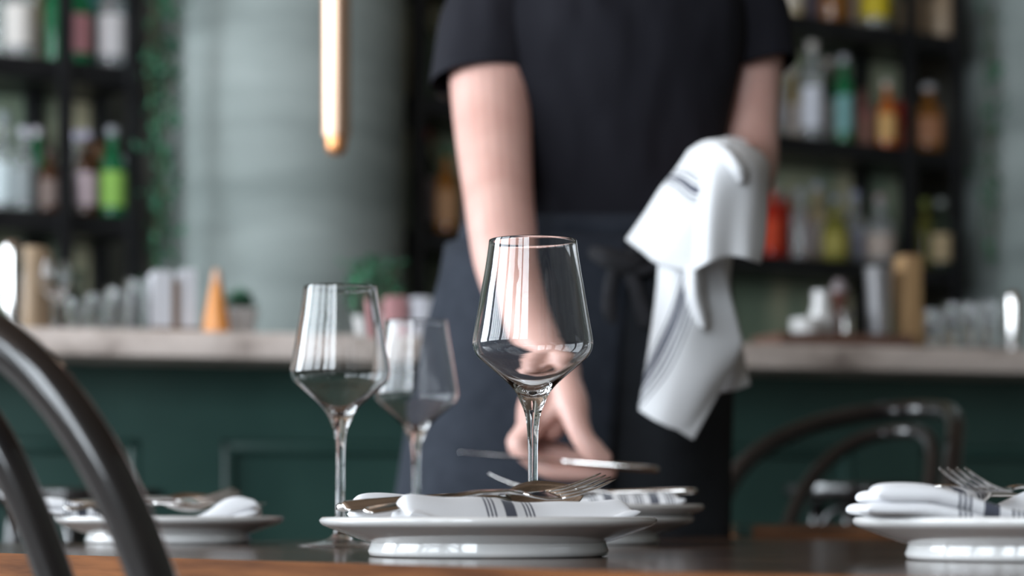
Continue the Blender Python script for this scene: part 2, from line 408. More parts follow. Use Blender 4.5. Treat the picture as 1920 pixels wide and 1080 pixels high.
row(1.576, [
    (8, 'spirit', 'clear', (206, 218, 220), (150, 160, 160), 'pale clear bottle at the left edge of the lower left shelf', 1.0),
    (46, 'spirit', 'clear', (150, 158, 160), (205, 205, 215), 'grey labelled clear bottle with a pale cap on the lower left shelf', .80),
    (70, 'wine', 'green', None, (205, 200, 205), 'dark green wine bottle with pale cap on the lower left shelf', .8),
    (93, 'short', 'brown', (130, 112, 105), (70, 50, 45), 'squat brown bottle left of the post on the lower left shelf', .82),
    (145, 'tall', 'clear', None, (205, 200, 220), 'tall clear bottle with a lilac cap right of the post, lower left shelf', .78),
    (163, 'spirit', 'brown', (208, 186, 192), (190, 185, 205), 'brown bottle with pale pink label next to the lime labelled bottle', .82),
    (186, 'spirit', 'amber', None, (120, 80, 40), 'slim amber bottle between pink and lime labels on the lower left shelf', .78),
    (211, 'spirit', 'green', (168, 222, 104), (170, 172, 178), 'bottle with a bright lime green label on the lower left shelf', .88),
    (237, 'short', 'clear', None, (185, 185, 195), 'squat clear bottle at the right end of the lower left shelf', .88)], front=(46, 93, 163, 211), group='bottles on the lower left shelf')
row(1.181, [
    (150, 'tall', 'dark', None, (40, 60, 40), 'dark bottle low in the left shelf, right of the post', .8),
    (178, 'short', 'green', None, (60, 90, 50), 'low green bottle in the left shelf below the lime label', .9),
    (60, 'spirit', 'dark', None, (60, 60, 60), 'dark bottle low in the left shelf behind the goblet', .9)], group='bottles low in the left shelf')
row(2.373, [
    (1486, 'spirit', 'pale', (196, 184, 168), WL, 'cream labelled bottle nearest the person on the top right shelf', 1.0),
    (1524, 'spirit', 'brown', (112, 104, 124), (60, 40, 60), 'bottle with a greyish violet label on the top right shelf', 1.0),
    (1562, 'short', 'amber', None, (90, 50, 20), 'squat amber bottle on the top right shelf', 1.1),
    (1600, 'spirit', 'amber', (190, 178, 176), WL, 'amber bottle with pale label beside the yellow label, top right shelf', 1.0),
    (1640, 'flask', 'clear', (214, 190, 30), (200, 180, 60), 'flask with a bright yellow label on the top right shelf', 1.1),
    (1712, 'round', 'tan', None, (110, 90, 70), 'round stoneware bottle right of the post on the top right shelf', 1.05),
    (1768, 'short', 'tan', None, (90, 80, 60), 'small stoneware bottle at the right end of the top right shelf', 1.0)], group='bottles on the top right shelf')
row(1.986, [
    (1447, 'tall', 'clear', (210, 216, 230), (190, 196, 206), 'clear bottle close beside the arm on the middle right shelf', .95),
    (1484, 'short', 'pale', (204, 192, 184), (190, 180, 170), 'cream labelled squat bottle on the middle right shelf', 1.2),
    (1523, 'tall', 'clear', (226, 228, 238), (205, 198, 190), 'tall white labelled bottle, brightest on the middle right shelf', 1.02),
    (1552, 'wine', 'dark', (188, 176, 170), (206, 190, 184), 'dark wine bottle with cream cap on the middle right shelf', .98),
    (1582, 'tall', 'green', (128, 178, 178), (176, 176, 182), 'green bottle with teal label on the middle right shelf', .92),
    (1616, 'short', 'pink', (176, 130, 116), (120, 90, 80), 'squat bottle with dull pink label on the middle right shelf', 1.0),
    (1663, 'spirit', 'orange', (224, 176, 110), (200, 190, 180), 'bottle with golden orange label left of the post, middle right shelf', .80),
    (1687, 'short', 'red', (190, 84, 48), (120, 50, 30), 'small bottle with rust red label by the post, middle right shelf', .92),
    (1742, 'short', 'amber', (178, 122, 86), (180, 180, 184), 'brown orange labelled bottle right of the post, middle right shelf', 1.1)], group='bottles on the middle right shelf')
row(1.599, [
    (1447, 'spirit', 'red', (226, 72, 30), (180, 176, 176), 'bright red orange bottle beside the towel on the lower right shelf', .86),
    (1470, 'short', 'red', (170, 40, 34), (150, 140, 140), 'squat deep red bottle next to the bright orange one', 1.1),
    (1500, 'spirit', 'clear', None, (150, 150, 160), 'unlabelled clear bottle right of the red bottles', .82),
    (1532, 'spirit', 'pale', (198, 186, 180), (170, 174, 186), 'cream labelled bottle in the middle of the lower right shelf', .98),
    (1566, 'round', 'olive', (160, 150, 70), (120, 130, 150), 'round olive green bottle on the lower right shelf', .9),
    (1603, 'spirit', 'clear', (172, 176, 196), (160, 164, 184), 'clear bottle with pale blue label on the lower right shelf', .92),
    (1650, 'round', 'clear', (186, 170, 160), (160, 140, 140), 'round clear bottle left of the post on the lower right shelf', .98),
    (1735, 'tall', 'olive', None, (150, 160, 80), 'slim yellow green bottle right of the post on the lower right shelf', .8),
    (1765, 'spirit', 'dark', (206, 182, 142), (150, 156, 150), 'dark bottle with cream label at the end of the lower right shelf', .85),
    (797, 'tall', 'dark', (170, 164, 172), (170, 40, 50), 'dark bottle with a red cap left of the person, behind the shoulder', 1.02),
    (838, 'spirit', 'amber', (176, 130, 90), (20, 80, 50), 'amber bottle with green cap close to the person, left side', .9)], group='bottles on the lower right shelf')
row(1.986, [(795, 'wine', 'dark', None, (50, 40, 40), 'dark wine bottle on the upper shelf left of the person', .9), (830, 'round', 'brown', None, (60, 40, 30), 'round brown bottle on the upper shelf close to the black sleeve', 1.0)], group='bottles left of the sleeve')

# ------------------------------------------------------------------ trailing vines beside the shelves
def vine(label, base, height, width, count, seed):
    rnd = random.Random(seed); t = thing('trailing_vine', label, 'plant', base)
    bm = bmesh.new()
    for j in range(3):
        pts = [(math.sin(k * 1.3 + j * 2) * width * .3 + (j - 1) * width * .3, math.cos(k + j) * .015, -height * k / 10) for k in range(11)]
        tube(bm, pts, .003, 6, 3)
    obj('vine_stem', bm, M['stem'], t)
    bm = bmesh.new()
    for k in range(count):
        c = Vector((rnd.gauss(0, width * .42), rnd.gauss(0, .03), -height * rnd.random())); s = rnd.uniform(.018, .036)
        mx = Matrix.Translation(c) @ Matrix.Rotation(rnd.uniform(0, 6.3), 4, 'Z') @ Matrix.Rotation(rnd.uniform(.3, 1.5), 4, 'X') @ Matrix.Rotation(rnd.uniform(-.6, .6), 4, 'Y')
        pts = [(0, 0, 0), (.35, .28, .05), (.30, .65, .06), (0, 1, -.08), (-.30, .65, .06), (-.35, .28, .05)]
        v = [bm.verts.new(mx @ (Vector(p) * s)) for p in pts]; mid = bm.verts.new(mx @ (Vector((0, .45, -.04)) * s))
        for a in range(6): bm.faces.new((v[a], v[(a + 1) % 6], mid))
    o = obj('leaves', bm, M['leaf'], t); so = o.modifiers.new('thickness', 'SOLIDIFY'); so.thickness = .0008
    return t
vine('green trailing vine hanging beside the left bottle shelf', bline(270) + BN * .13 + Vector((0, 0, 2.45)), 1.35, .055, 330, 3)
vine('sparse green vine hanging at the right end of the right bottle shelf', bline(1806) + BN * .13 + Vector((0, 0, 2.45)), .85, .05, 70, 5)

# ------------------------------------------------------------------ things on the bar
def cpos(px, off): p = cline(px, off); p.z = COUNTER; return p
def simple(name, label, cat, prof, m, pos, seg=28, group=None, part=None):
    bm = bmesh.new(); revolve(bm, prof, seg); o = obj(name, bm, m, None, True, 50); o.location = pos
    return tag(o, label, cat, group)
def shaker(label, px, off, h, r):
    t = thing('cocktail_shaker', label, 'shaker', cpos(px, off))
    bm = bmesh.new(); revolve(bm, [(0, 0), (r * .78, 0), (r * .82, .004), (r, h * .62), (r, h * .66), (0, h * .66)], 32); obj('cup', bm, M['steel'], t, True, 50)
    bm = bmesh.new(); revolve(bm, [(0, h * .66), (r * 1.03, h * .66), (r * 1.03, h * .72), (r * .98, h * .90), (r * .86, h * .97), (r * .5, h), (0, h)], 32); obj('lid', bm, M['steel'], t, True, 50)
shaker('polished steel shaker at the left end of the bar', 24, .06, .165, .021)
shaker('polished steel shaker at the right end of the bar', 1901, .06, .125, .019)
def tumbler(label, px, off, h, r, group):
    w_ = .0022; bm = bmesh.new()
    revolve(bm, [(0, 0), (r * .84, 0), (r * .88, .003), (r, h), (r - w_, h), (r * .86 - w_, .012), (0, .011)], 28)
    o = obj('tumbler', bm, M['glass'], None, True, 60); o.location = cpos(px, off); tag(o, label, 'glass', group)
for px, off, h, r, s in ((142, .10, .062, .022, 'first right of the goblet'), (180, .12, .075, .024, 'second right of the goblet'), (222, .09, .085, .025, 'third right of the goblet'), (258, .13, .105, .025, 'tall one beside the napkin holder')):
    tumbler('small clear tumbler on the bar, left side, ' + s, px, off, h, r, 'tumblers on the left of the bar')
for px, off, h, r, s in ((1752, .09, .085, .025, 'nearest the wooden box'), (1790, .14, .105, .026, 'second from the wooden box'), (1826, .08, .10, .027, 'third from the wooden box'), (1862, .13, .11, .027, 'next to the steel shaker')):
    tumbler('clear tumbler on the bar, right side, ' + s, px, off, h, r, 'tumblers at the right of the bar')
bm = bmesh.new(); h = .135
revolve(bm, [(0, 0), (.024, 0), (.025, .003), (.006, .012), (.005, .055), (.022, .075), (.030, .10), (.030, .115), (.026, h), (.0245, h), (.028, .112), (.028, .10), (.020, .078), (0, .066)], 28)
o = obj('goblet', bm, M['glass'], None, True, 60); o.location = cpos(103, .12); tag(o, 'clear stemmed goblet on the bar beside the left steel shaker', 'glass')
simple('canister', 'tan stoneware canister on the bar right behind the left steel shaker', 'canister', [(0, 0), (.034, 0), (.036, .004), (.036, .16), (.030, .17), (0, .17)], G['tan'], cpos(62, .22))
# napkin box with stack of paper napkins
t = thing('napkin_holder', 'wooden holder with upright white paper napkins on the bar', 'napkin holder', cpos(325, .12), CANG)
bm = bmesh.new(); box(bm, (-.045, -.04, 0), (.045, .04, .012)); box(bm, (-.006, -.04, .012), (.006, .04, .10)); obj('tray', bm, mat('brown_wood', (.16, .09, .05), .5), t, False)
bm = bmesh.new()
for k in range(8): box(bm, (-.043 + k * .0045, -.036, .012), (-.0395 + k * .0045, .036, .118 + .002 * (k % 3)))
for k in range(7): box(bm, (.008 + k * .0045, -.036, .012), (.0115 + k * .0045, .036, .122 + .002 * (k % 3)))
obj('paper_napkins', bm, mat('white_paper', (.72, .72, .76), .8), t, False)
# orange cone-shaped bottle
t = thing('syrup_bottle', 'orange cone-shaped squeeze bottle on the bar left of the green herbs', 'bottle', cpos(406, .08))
bm = bmesh.new(); revolve(bm, [(0, 0), (.026, 0), (.027, .004), (.024, .03), (.013, .085), (.009, .10), (0, .10)], 24); obj('bottle_body', bm, mat('orange_plastic', (.75, .30, .08), .35), t, True, 50)
bm = bmesh.new(); revolve(bm, [(.0, .10), (.010, .10), (.008, .118), (.004, .125), (0, .125)], 16); obj('nozzle', bm, mat('pale_orange_plastic', (.72, .42, .28), .4), t, True, 50)
def herb(label, pos, h, spread, count, seed):
    rnd = random.Random(seed); t = thing('potted_herb', label, 'plant', pos)
    bm = bmesh.new(); revolve(bm, [(0, 0), (.028, 0), (.036, .05), (.039, .05), (.039, .06), (.034, .06), (.032, .052), (0, .05)], 24); obj('pot', bm, M['porcelain'], t, True, 50)
    bm = bmesh.new()
    for k in range(count):
        a = rnd.uniform(0, 6.28); rr = spread * rnd.random() ** .5; c = Vector((rr * math.cos(a), rr * math.sin(a), .055 + (h - .055) * rnd.random())); s = rnd.uniform(.015, .03)
        mx = Matrix.Translation(c) @ Matrix.Rotation(rnd.uniform(0, 6.3), 4, 'Z') @ Matrix.Rotation(rnd.uniform(.2, 1.2), 4, 'X')
        v = [bm.verts.new(mx @ (Vector(p) * s)) for p in ((0, 0, 0), (.3, .3, .05), (.25, .7, .05), (0, 1, 0), (-.25, .7, .05), (-.3, .3, .05))]; mid = bm.verts.new(mx @ (Vector((0, .5, -.04)) * s))
        for q in range(6): bm.faces.new((v[q], v[(q + 1) % 6], mid))
    o = obj('leaves', bm, M['leaf'], t); so = o.modifiers.new('thickness', 'SOLIDIFY'); so.thickness = .0008
    bm = bmesh.new()
    for k in range(9):
        a = k * .7; tube(bm, [(0, 0, .05), (spread * .4 * math.cos(a), spread * .4 * math.sin(a), h * .6), (spread * .8 * math.cos(a), spread * .8 * math.sin(a), h * .95)], .0015, 6, 3)
    obj('stalk', bm, M['stem'], t)
herb('small pot of green herbs right of the orange cone bottle', cpos(448, .20), .085, .024, 60, 1)
herb('leafy green potted herb on the bar behind the wine glasses', cpos(705, .30), .17, .06, 130, 2)
for k, (px, c, s) in enumerate(((740, (176, 128, 130), 'pink'), (786, (206, 206, 214), 'white'))):
    bm = bmesh.new(); box(bm, (-.019, -.03, 0), (.019, .03, .082)); bevel_all(bm, .004); o = obj('menu_box', bm, label_mat(c), None, True, 40)
    o.location = cpos(px, .10); o.rotation_euler = (0, 0, CANG); tag(o, s + ' carton on the bar behind the rear wine glass', 'carton')
# right side of the bar: wooden tray with tools
t = thing('serving_tray', 'brown wooden tray on the bar right of the towel', 'tray', cpos(1560, .16), CANG)
bm = bmesh.new(); box(bm, (-.15, -.08, 0), (.15, .08, .010)); wv = M['table_edge']
obj('tray_base', bm, mat('tray_wood', lin(98, 72, 62), .5), t, False)
bm = bmesh.new()
for q0, q1 in (((-.15, -.08, .0101), (.15, -.068, .030)), ((-.15, .068, .0101), (.15, .08, .030)), ((-.15, -.068, .0101), (-.138, .068, .030)), ((.138, -.068, .0101), (.15, .068, .030))): box(bm, q0, q1)
obj('tray_rim', bm, mat('tray_rim_wood', lin(104, 76, 64), .5), t, False)
def on_tray(px, off): p = cpos(px, off); p.z += .0105; return p
bm = bmesh.new(); revolve(bm, [(0, 0), (.028, 0), (.032, .004), (.034, .05), (.031, .052), (.028, .01), (0, .008)], 28); o = obj('bowl', bm, M['porcelain'], None, True, 50); o.location = on_tray(1512, .12); tag(o, 'small white ceramic bowl on the wooden tray', 'bowl')
simple('jug', 'white ceramic jug standing in the tray behind the small bowl', 'jug', [(0, 0), (.022, 0), (.027, .02), (.027, .06), (.018, .09), (.019, .115), (.0165, .115), (.015, .09), (0, .085)], M['porcelain'], on_tray(1540, .17))
simple('jigger', 'steel double jigger standing upright at the front of the tray', 'jigger', [(0, .0), (.017, .0), (.019, .003), (.006, .040), (.015, .072), (.014, .072), (.004, .042), (0, .042)], M['steel'], on_tray(1586, .13))
t = thing('pepper_mill', 'dark reddish wooden mill behind the steel jigger on the tray', 'mill', on_tray(1574, .20))
bm = bmesh.new(); revolve(bm, [(0, 0), (.020, 0), (.021, .02), (.013, .05), (.013, .09), (.019, .115), (0, .115)], 24); obj('mill_body', bm, mat('reddish_wood', lin(112, 66, 54), .35), t, True, 50)
bm = bmesh.new(); revolve(bm, [(0, .116), (.018, .116), (.019, .125), (.012, .142), (.004, .146), (0, .146)], 24); obj('mill_head', bm, mat('greyed_wood', lin(130, 120, 122), .35), t, True, 50)
# tapered steel mixing tin and wooden box
simple('mixing_tin', 'tall tapered silver mixing tin on the tray left of the wooden box', 'mixing tin', [(0, 0), (.020, 0), (.021, .003), (.030, .165), (.0315, .167), (.029, .167), (.019, .006), (0, .006)], mat('satin_silver', (.72, .73, .76), .35, .9), on_tray(1648, .15))
bm = bmesh.new(); box(bm, (-.020, -.03, 0), (.020, .03, .205)); bevel_all(bm, .003); o = obj('wooden_box', bm, noise_col(mat('pale_oak', (.4, .28, .15), .5), lin(150, 118, 84), lin(182, 148, 104), (6, 6, 1), 5), None, True, 40)
o.location = cpos(1702, .16); o.rotation_euler = (0, 0, CANG); tag(o, 'upright pale oak box on the bar beside the mixing tin', 'box')

# ------------------------------------------------------------------ pendant lamp
pd = 3.9; pc = P(631, 0, pd)
t = thing('pendant_lamp', 'long copper tube pendant hanging in front of the round column', 'lamp', (pc.x, pd, P(0, 290, pd).z))
bm = bmesh.new(); revolve(bm, [(.0, .030), (.0225, .030), (.0235, .033), (.0235, 1.25), (.0215, 1.262), (0, 1.262)], 40); obj('tube', bm, M['copper'], t, True, 40)
bm = bmesh.new(); revolve(bm, [(0, 0), (.010, .0), (.015, .004), (.0175, .012), (.018, .0299), (0, .0299)], 32); obj('lamp_tip', bm, mat('warm_copper_tip', (.80, .36, .15), .35, .8), t, True, 40)
bm = bmesh.new(); tube(bm, [(0, 0, 1.262), (0, 0, ZC - P(0, 290, pd).z - .02)], .003, 8, 1); obj('cable', bm, M['black_iron'], t)
bm = bmesh.new(); revolve(bm, [(0, 0), (.05, 0), (.05, .02), (0, .02)], 32); o = obj('ceiling_rose', bm, M['black_iron'], t, True, 40); o.location = (0, 0, ZC - P(0, 290, pd).z - .02)

# ------------------------------------------------------------------ tables
TZ = EYE - 0.028
A = Vector((.62, -.785, 0)).normalized(); B = Vector((.785, .62, 0)).normalized(); P0 = Vector((-.3786, 1.683, 0))
def table(label, origin, u, v, L, W, top, th, leg_in=.08, edge=None, legs=None):
    ang = math.atan2(u.y, u.x); s = 1 if u.cross(v).z > 0 else -1
    t = thing('dining_table', label, 'table', origin, ang)
    bm = bmesh.new(); box(bm, (0, min(0, s * W), top - th), (L, max(0, s * W), top)); 
    bmesh.ops.bevel(bm, geom=bm.edges[:], offset=.0025, segments=2, affect='EDGES')
    o = obj('tabletop', bm, [M['table_top'], edge or M['table_edge']], t, True, 30)
    for p in o.data.polygons: p.material_index = 0 if p.normal.z > .8 else 1
    for x in legs or (leg_in, L - leg_in):
        for y in (leg_in, W - leg_in):
            bm = bmesh.new(); box(bm, (x - .03, s * y - .03, 0), (x + .03, s * y + .03, top - th - (.005 if legs else 0))); bevel_all(bm, .004); obj('leg', bm, M['black_iron'], t, True, 40)
    return t
table('large dark glossy dining table with bare oak edges, set with plates', P0 - A * .57, A, B, 1.85, 1.30, TZ, .042)
sd = table('smaller dark side table beyond the corner of the set dining table', Vector((.312, 2.955, 0)), Vector((1, 0, 0)), Vector((0, 1, 0)), 1.1, .34, EYE - .0125, .015, .05, M['table_top'], (.66, 1.05))
bm = bmesh.new(); box(bm, (.001, .001, EYE - .0325), (1.099, .339, EYE - .0276)); obj('edge_strip', bm, M['table_edge'], sd, False)['label'] = 'bare orange oak strip under the dark top'

# ------------------------------------------------------------------ bentwood chairs
def hoop_pts(W, sq, top, zs, Ln, Cv, off, lower=True):
    pts = []
    n = 20
    body = []
    for k in range(n + 1):
        t = math.pi * k / n; x = W * math.copysign(abs(math.cos(t)) ** sq, math.cos(t)); z = zs + (top - zs) * abs(math.sin(t)) ** sq; body.append((x, z))
    low = [(W * (.97 + .03 * k / 4), .46 + (zs - .46) * k / 4) for k in range(4)]
    pth = low + body + [(-x, z) for x, z in low[::-1]]
    for x, z in pth: pts.append(Vector((x, -.19 - Ln * (z - .46) - Cv * (1 - (x / .19) ** 2) * ((z - .46) / .46) + off, z)))
    return pts
def bentwood(label, p, loc, ang, rad, rings=True):
    W, sq, top, L, Cv, zs, wi, di = p
    t = thing('bentwood_chair', label, 'chair', (loc[0], loc[1], 0), ang, 'black bentwood chairs')
    o_ = hoop_pts(W, sq, top, zs, L, Cv, 0)
    low_r = [Vector((W * 1.06, -.27, 0.0)), Vector((W * 1.0, -.225, .22)), Vector((W * .97, -.195, .40))]
    low_l = [Vector((-v.x, v.y, v.z)) for v in low_r[::-1]]
    bm = bmesh.new(); pts = low_r + o_ + low_l
    tube(bm, pts, [rad * .85] + [rad] * (len(pts) - 2) + [rad * .85], 16, 3, True, roundcap=False); obj('back_hoop', bm, M['black_lacquer'], t)
    i_ = hoop_pts(W * wi, sq, top - di, zs - di * .6, L, Cv, .02)
    bm = bmesh.new(); tube(bm, i_, rad * .82, 14, 3); obj('inner_hoop', bm, M['black_lacquer'], t)
    bm = bmesh.new(); revolve(bm, [(0, .445), (.17, .445), (.195, .447), (.203, .458), (.203, .470), (.195, .478), (.18, .478), (.165, .472), (0, .468)], 48); obj('seat', bm, M['black_lacquer'], t, True, 60)
    for s in (-1, 1):
        bm = bmesh.new(); tube(bm, [(s * .135, .125, .447), (s * .145, .14, .25), (s * .165, .17, 0)], [.017, .016, .012], 12, 5); obj('leg', bm, M['black_lacquer'], t)
    bm = bmesh.new(); tube(bm, [(.155 * math.cos(k * .2094), .155 * math.sin(k * .2094) - .02, .25) for k in range(30)], .009, 10, 1, closed=True); obj('leg_ring', bm, M['black_lacquer'], t)
    return t
bentwood('black bentwood chair close in front, tucked at the near left table edge', (.182, .692, .887, .244, .029, .602, .519, .03), (-.145, 1.438), -.688, .0122)
bentwood('black bentwood chair with a deeply curved back behind the small side table', (.201, .776, .95, .238, .22, .747, .593, .037), (.346, 3.33), 2.506, .0150)
# bar stools in front of the bar
def stool(label, loc, h, ang):
    t = thing('bar_stool', label, 'stool', (loc[0], loc[1], 0), ang, 'black bar stools along the bar')
    bm = bmesh.new(); revolve(bm, [(0, h - .035), (.13, h - .035), (.152, h - .028), (.16, h - .015), (.155, h - .002), (.14, h), (.12, h - .006), (0, h - .010)], 40); obj('seat', bm, M['black_lacquer'], t, True, 60)
    for k in range(4):
        a = R(45 + 90 * k); bm = bmesh.new(); tube(bm, [(.10 * math.cos(a), .10 * math.sin(a), h - .034), (.13 * math.cos(a), .13 * math.sin(a), h * .5), (.19 * math.cos(a), .19 * math.sin(a), 0)], .014, 12, 5); obj('leg', bm, M['black_lacquer'], t)
        # curved brace under the seat
        bm = bmesh.new(); tube(bm, [(.115 * math.cos(a), .115 * math.sin(a), h * .74), (.085 * math.cos(a), .085 * math.sin(a), h - .07), (.02 * math.cos(a), .02 * math.sin(a), h - .036)], .009, 10, 5); obj('brace', bm, M['black_lacquer'], t)
    bm = bmesh.new(); tube(bm, [(.155 * math.cos(k * .2094), .155 * math.sin(k * .2094), .28) for k in range(30)], .010, 10, 1, closed=True); obj('foot_ring', bm, M['black_lacquer'], t)
    return t
s0 = stool('black bar stool in front of the green bar, behind the right bentwood chair', (.665, 4.25), .835, .3)
dup(s0, (-.76, 3.95, 0), .9, 'black bar stool in front of the green bar, behind the left plate').scale = (1, 1, .985)

# ------------------------------------------------------------------ tableware
def plate(label, loc, group, rz=0.0):
    r = .114
    prof = [(0, .0035), (r * .62, .0035), (r * .63, .0005), (r * .67, 0), (r * .705, .001), (r * .715, .004), (r * .70, .0085), (r * .70, .0095), (r * .76, .0115), (r * .86, .0158), (r * .955, .0200), (r * .985, .0215), (r, .0236), (r, .0252), (r * .985, .0268), (r * .955, .0270),
            (r * .85, .0235), (r * .74, .0165), (r * .69, .0125), (r * .64, .0105), (0, .0100)]
    bm = bmesh.new(); revolve(bm, prof, 96); o = obj('plate', bm, M['porcelain'], None, True, 70); o.location = loc
    return tag(o, label, 'plate', group)
PG = 'white dinner plates set on the dining table'
plC = Vector((-.016, 1.54, TZ)); plL = Vector((-.3396, 2.25, TZ)); plR = Vector((.327, 1.417, TZ)); plS = Vector((.0605, 2.188, TZ))
plate('white porcelain plate in the middle of the table, nearest the sharp wine glass', plC, PG)
plate('white porcelain plate at the left, partly behind the near bentwood chair', plL, PG)
plate('white porcelain plate cut off by the right side of the photo', plR, PG)
plate('lower plate of the stack of two behind the middle wine glass', plS, PG)
plate('upper plate of the stack of two behind the middle wine glass', plS + Vector((.010, .0, .0116)), PG)

WINE_OUT = [(.0392, .0006), (.0390, .0015), (.030, .0028), (.016, .0050), (.008, .0095), (.0050, .017), (.0041, .028), (.0037, .045), (.0036, .070), (.0039, .085), (.0047, .096), (.0063, .104), (.0087, .1102), (.0122, .1178), (.0170, .1238),
        (.0227, .1292), (.0316, .1368), (.0360, .1406), (.0402, .1444), (.0428, .1482), (.0441, .1520), (.0445, .1557), (.0441, .1595), (.0428, .1671), (.0405, .1800), (.0380, .1950), (.0355, .2090), (.0335, .2220), (.0324, .2305)]
def smooth_prof(pr, n=3):
    return [(max(v.x, 0) if 0 < i else 0, v.y) for i, v in enumerate(catmull([Vector((a, b)) for a, b in pr], n))]
def wine(label, loc, rz):
    out = smooth_prof(WINE_OUT, 3); inner = []; wl = .00075
    for i in range(len(out)):
        if out[i][1] < .1275: continue
        (x0, z0), (x1, z1) = out[i - 1], out[min(i + 1, len(out) - 1)]; l = math.hypot(x1 - x0, z1 - z0) or 1
        k = wl + .0016 * max(0, (.150 - out[i][1]) / .03) ** 2; inner.append((out[i][0] - k * (z1 - z0) / l, out[i][1] + k * (x1 - x0) / l))
    inner = [(0, .1160), (.0030, .1166), (.0075, .1192), (.0122, .1230), (.0162, .1262)] + inner
    pr = [(0, .0008), (.030, .0006), (.0385, 0)] + out + [(.0322, .2310), (.0319, .2309)] + inner[::-1]
    bm = bmesh.new(); revolve(bm, pr, 96); o = obj('wine_glass', bm, M['glass']); o.location = loc
    return tag(o, label, 'wine glass', 'empty wine glasses on the dining table')
wine('large sharp empty wine glass in the middle, behind the central plate', (.01535, 1.68, TZ), 0)
wine('empty wine glass left of the middle one, standing behind the central plate\'s left rim', (-.1526, 2.022, TZ), 0)
wine('rear blurred wine glass, half hidden behind the left wine glass', (-.1003, 2.377, TZ), 0)

def sheet_strip(bm, secs, thick):
    """closed bar from sections (x, half width, z centre, y centre)"""
    rings = []
    for x, hw, z, y, th in secs:
        rings.append([Vector((x, y + hw * math.copysign(abs(math.cos(t)) ** .6, math.cos(t)), z + th / 2 * math.copysign(abs(math.sin(t)) ** .6, math.sin(t)))) for t in [2 * math.pi * k / 14 + .01 for k in range(14)]])
    loft(bm, rings)
def fork(label, p0, p1, roll=0.0, group=None):
    t = thing('fork', label, 'fork', group=group)
    bm = bmesh.new()
    sheet_strip(bm, [(0, .0045, .000, 0, .0022), (.004, .0072, 0, 0, .0027), (.02, .0078, .0004, 0, .0028), (.055, .0058, .0022, 0, .0028), (.09, .0038, .0034, 0, .0030), (.115, .0032, .0016, 0, .0030), (.127, .0034, -.001, 0, .0028)], .002); obj('handle', bm, M['steel'], t)
    bm = bmesh.new()
    sheet_strip(bm, [(.1265, .0034, -.0009, 0, .0027), (.134, .007, -.0032, 0, .0022), (.142, .0112, -.0048, 0, .0019), (.152, .0120, -.0054, 0, .0018), (.156, .0120, -.0053, 0, .0017)], .002); obj('head', bm, M['steel'], t)
    for k in range(4):
        y = (k - 1.5) * .0067; bm = bmesh.new()
        sheet_strip(bm, [(.1545, .0021, -.0053, y, .0017), (.170, .0019, -.0040, y * .99, .0016), (.186, .0015, -.0010, y * .97, .0014), (.197, .0011, .0020, y * .95, .0012), (.202, .0004, .0034, y * .95, .0007)], .001); obj('tine', bm, M['steel'], t)
    aim(t, p0, p1, roll); return t
def spoon(label, p0, p1, roll=0.0, group=None):
    t = thing('spoon', label, 'spoon', group=group)
    bm = bmesh.new()
    sheet_strip(bm, [(0, .0045, .000, 0, .0022), (.004, .0072, 0, 0, .0027), (.02, .0078, .0004, 0, .0028), (.055, .0058, .0022, 0, .0028), (.09, .0038, .0034, 0, .0030), (.120, .0030, .0016, 0, .0034), (.134, .0038, -.001, 0, .0028)], .002); obj('handle', bm, M['steel'], t)
    bm = bmesh.new(); Lb, Wb, dp = .064, .0212, .0092; nx, ny = 18, 12; gt = []; gb = []
    for i in range(nx + 1):
        u = i / nx; x = .132 + Lb * u; hw = max(.0022, Wb * (math.sin(math.pi * min(1, u * .97 + .03)) ** .62) * (1.06 - .22 * abs(u - .55)))
        if i == nx: hw = .0016
        a, b = [], []
        for j in range(ny + 1):
            v = -1 + 2 * j / ny; z = -.001 - dp * (1 - v * v) * (math.sin(math.pi * (0.04 + .92 * u)) ** .8) * (1.0) + .004 * u * u
            a.append(bm.verts.new((x, hw * v, z))); b.append(bm.verts.new((x, hw * v, z - .0013)))
        gt.append(a); gb.append(b)
    for i in range(nx):
        for j in range(ny):
            bm.faces.new((gt[i][j], gt[i + 1][j], gt[i + 1][j + 1], gt[i][j + 1])); bm.faces.new((gb[i][j], gb[i][j + 1], gb[i + 1][j + 1], gb[i + 1][j]))
        for j in (0, ny): bm.faces.new((gt[i][j], gb[i][j], gb[i + 1][j], gt[i + 1][j]))
    for i in (0, nx):
        for j in range(ny): bm.faces.new((gt[i][j], gt[i][j + 1], gb[i][j + 1], gb[i][j]))
    obj('bowl', bm, M['steel'], t); aim(t, p0, p1, roll); return t
def knife(label, p0, p1, roll=0.0, group=None, sc=0.935):
    t = thing('table_knife', label, 'knife', group=group)
    bm = bmesh.new()
    sheet_strip(bm, [(0, .004, 0, 0, .0040), (.003, .0075, 0, 0, .0062), (.02, .0088, 0, 0, .0070), (.06, .0075, 0, 0, .0066), (.095, .0058, 0, 0, .0058), (.108, .0052, 0, 0, .0046)], .002); obj('handle', bm, M['steel'], t)
    bm = bmesh.new()
    sheet_strip(bm, [(.1075, .0050, 0, 0, .0040), (.116, .0072, 0, 0, .0020), (.14, .0088, 0, 0, .0016), (.18, .0094, 0, .0004, .0014), (.205, .0085, 0, .0012, .0012), (.218, .0052, 0, .0035, .0010), (.224, .0012, 0, .006, .0006)], .002); obj('blade', bm, M['steel'], t)
    aim(t, p0, p1, roll, sc); return t

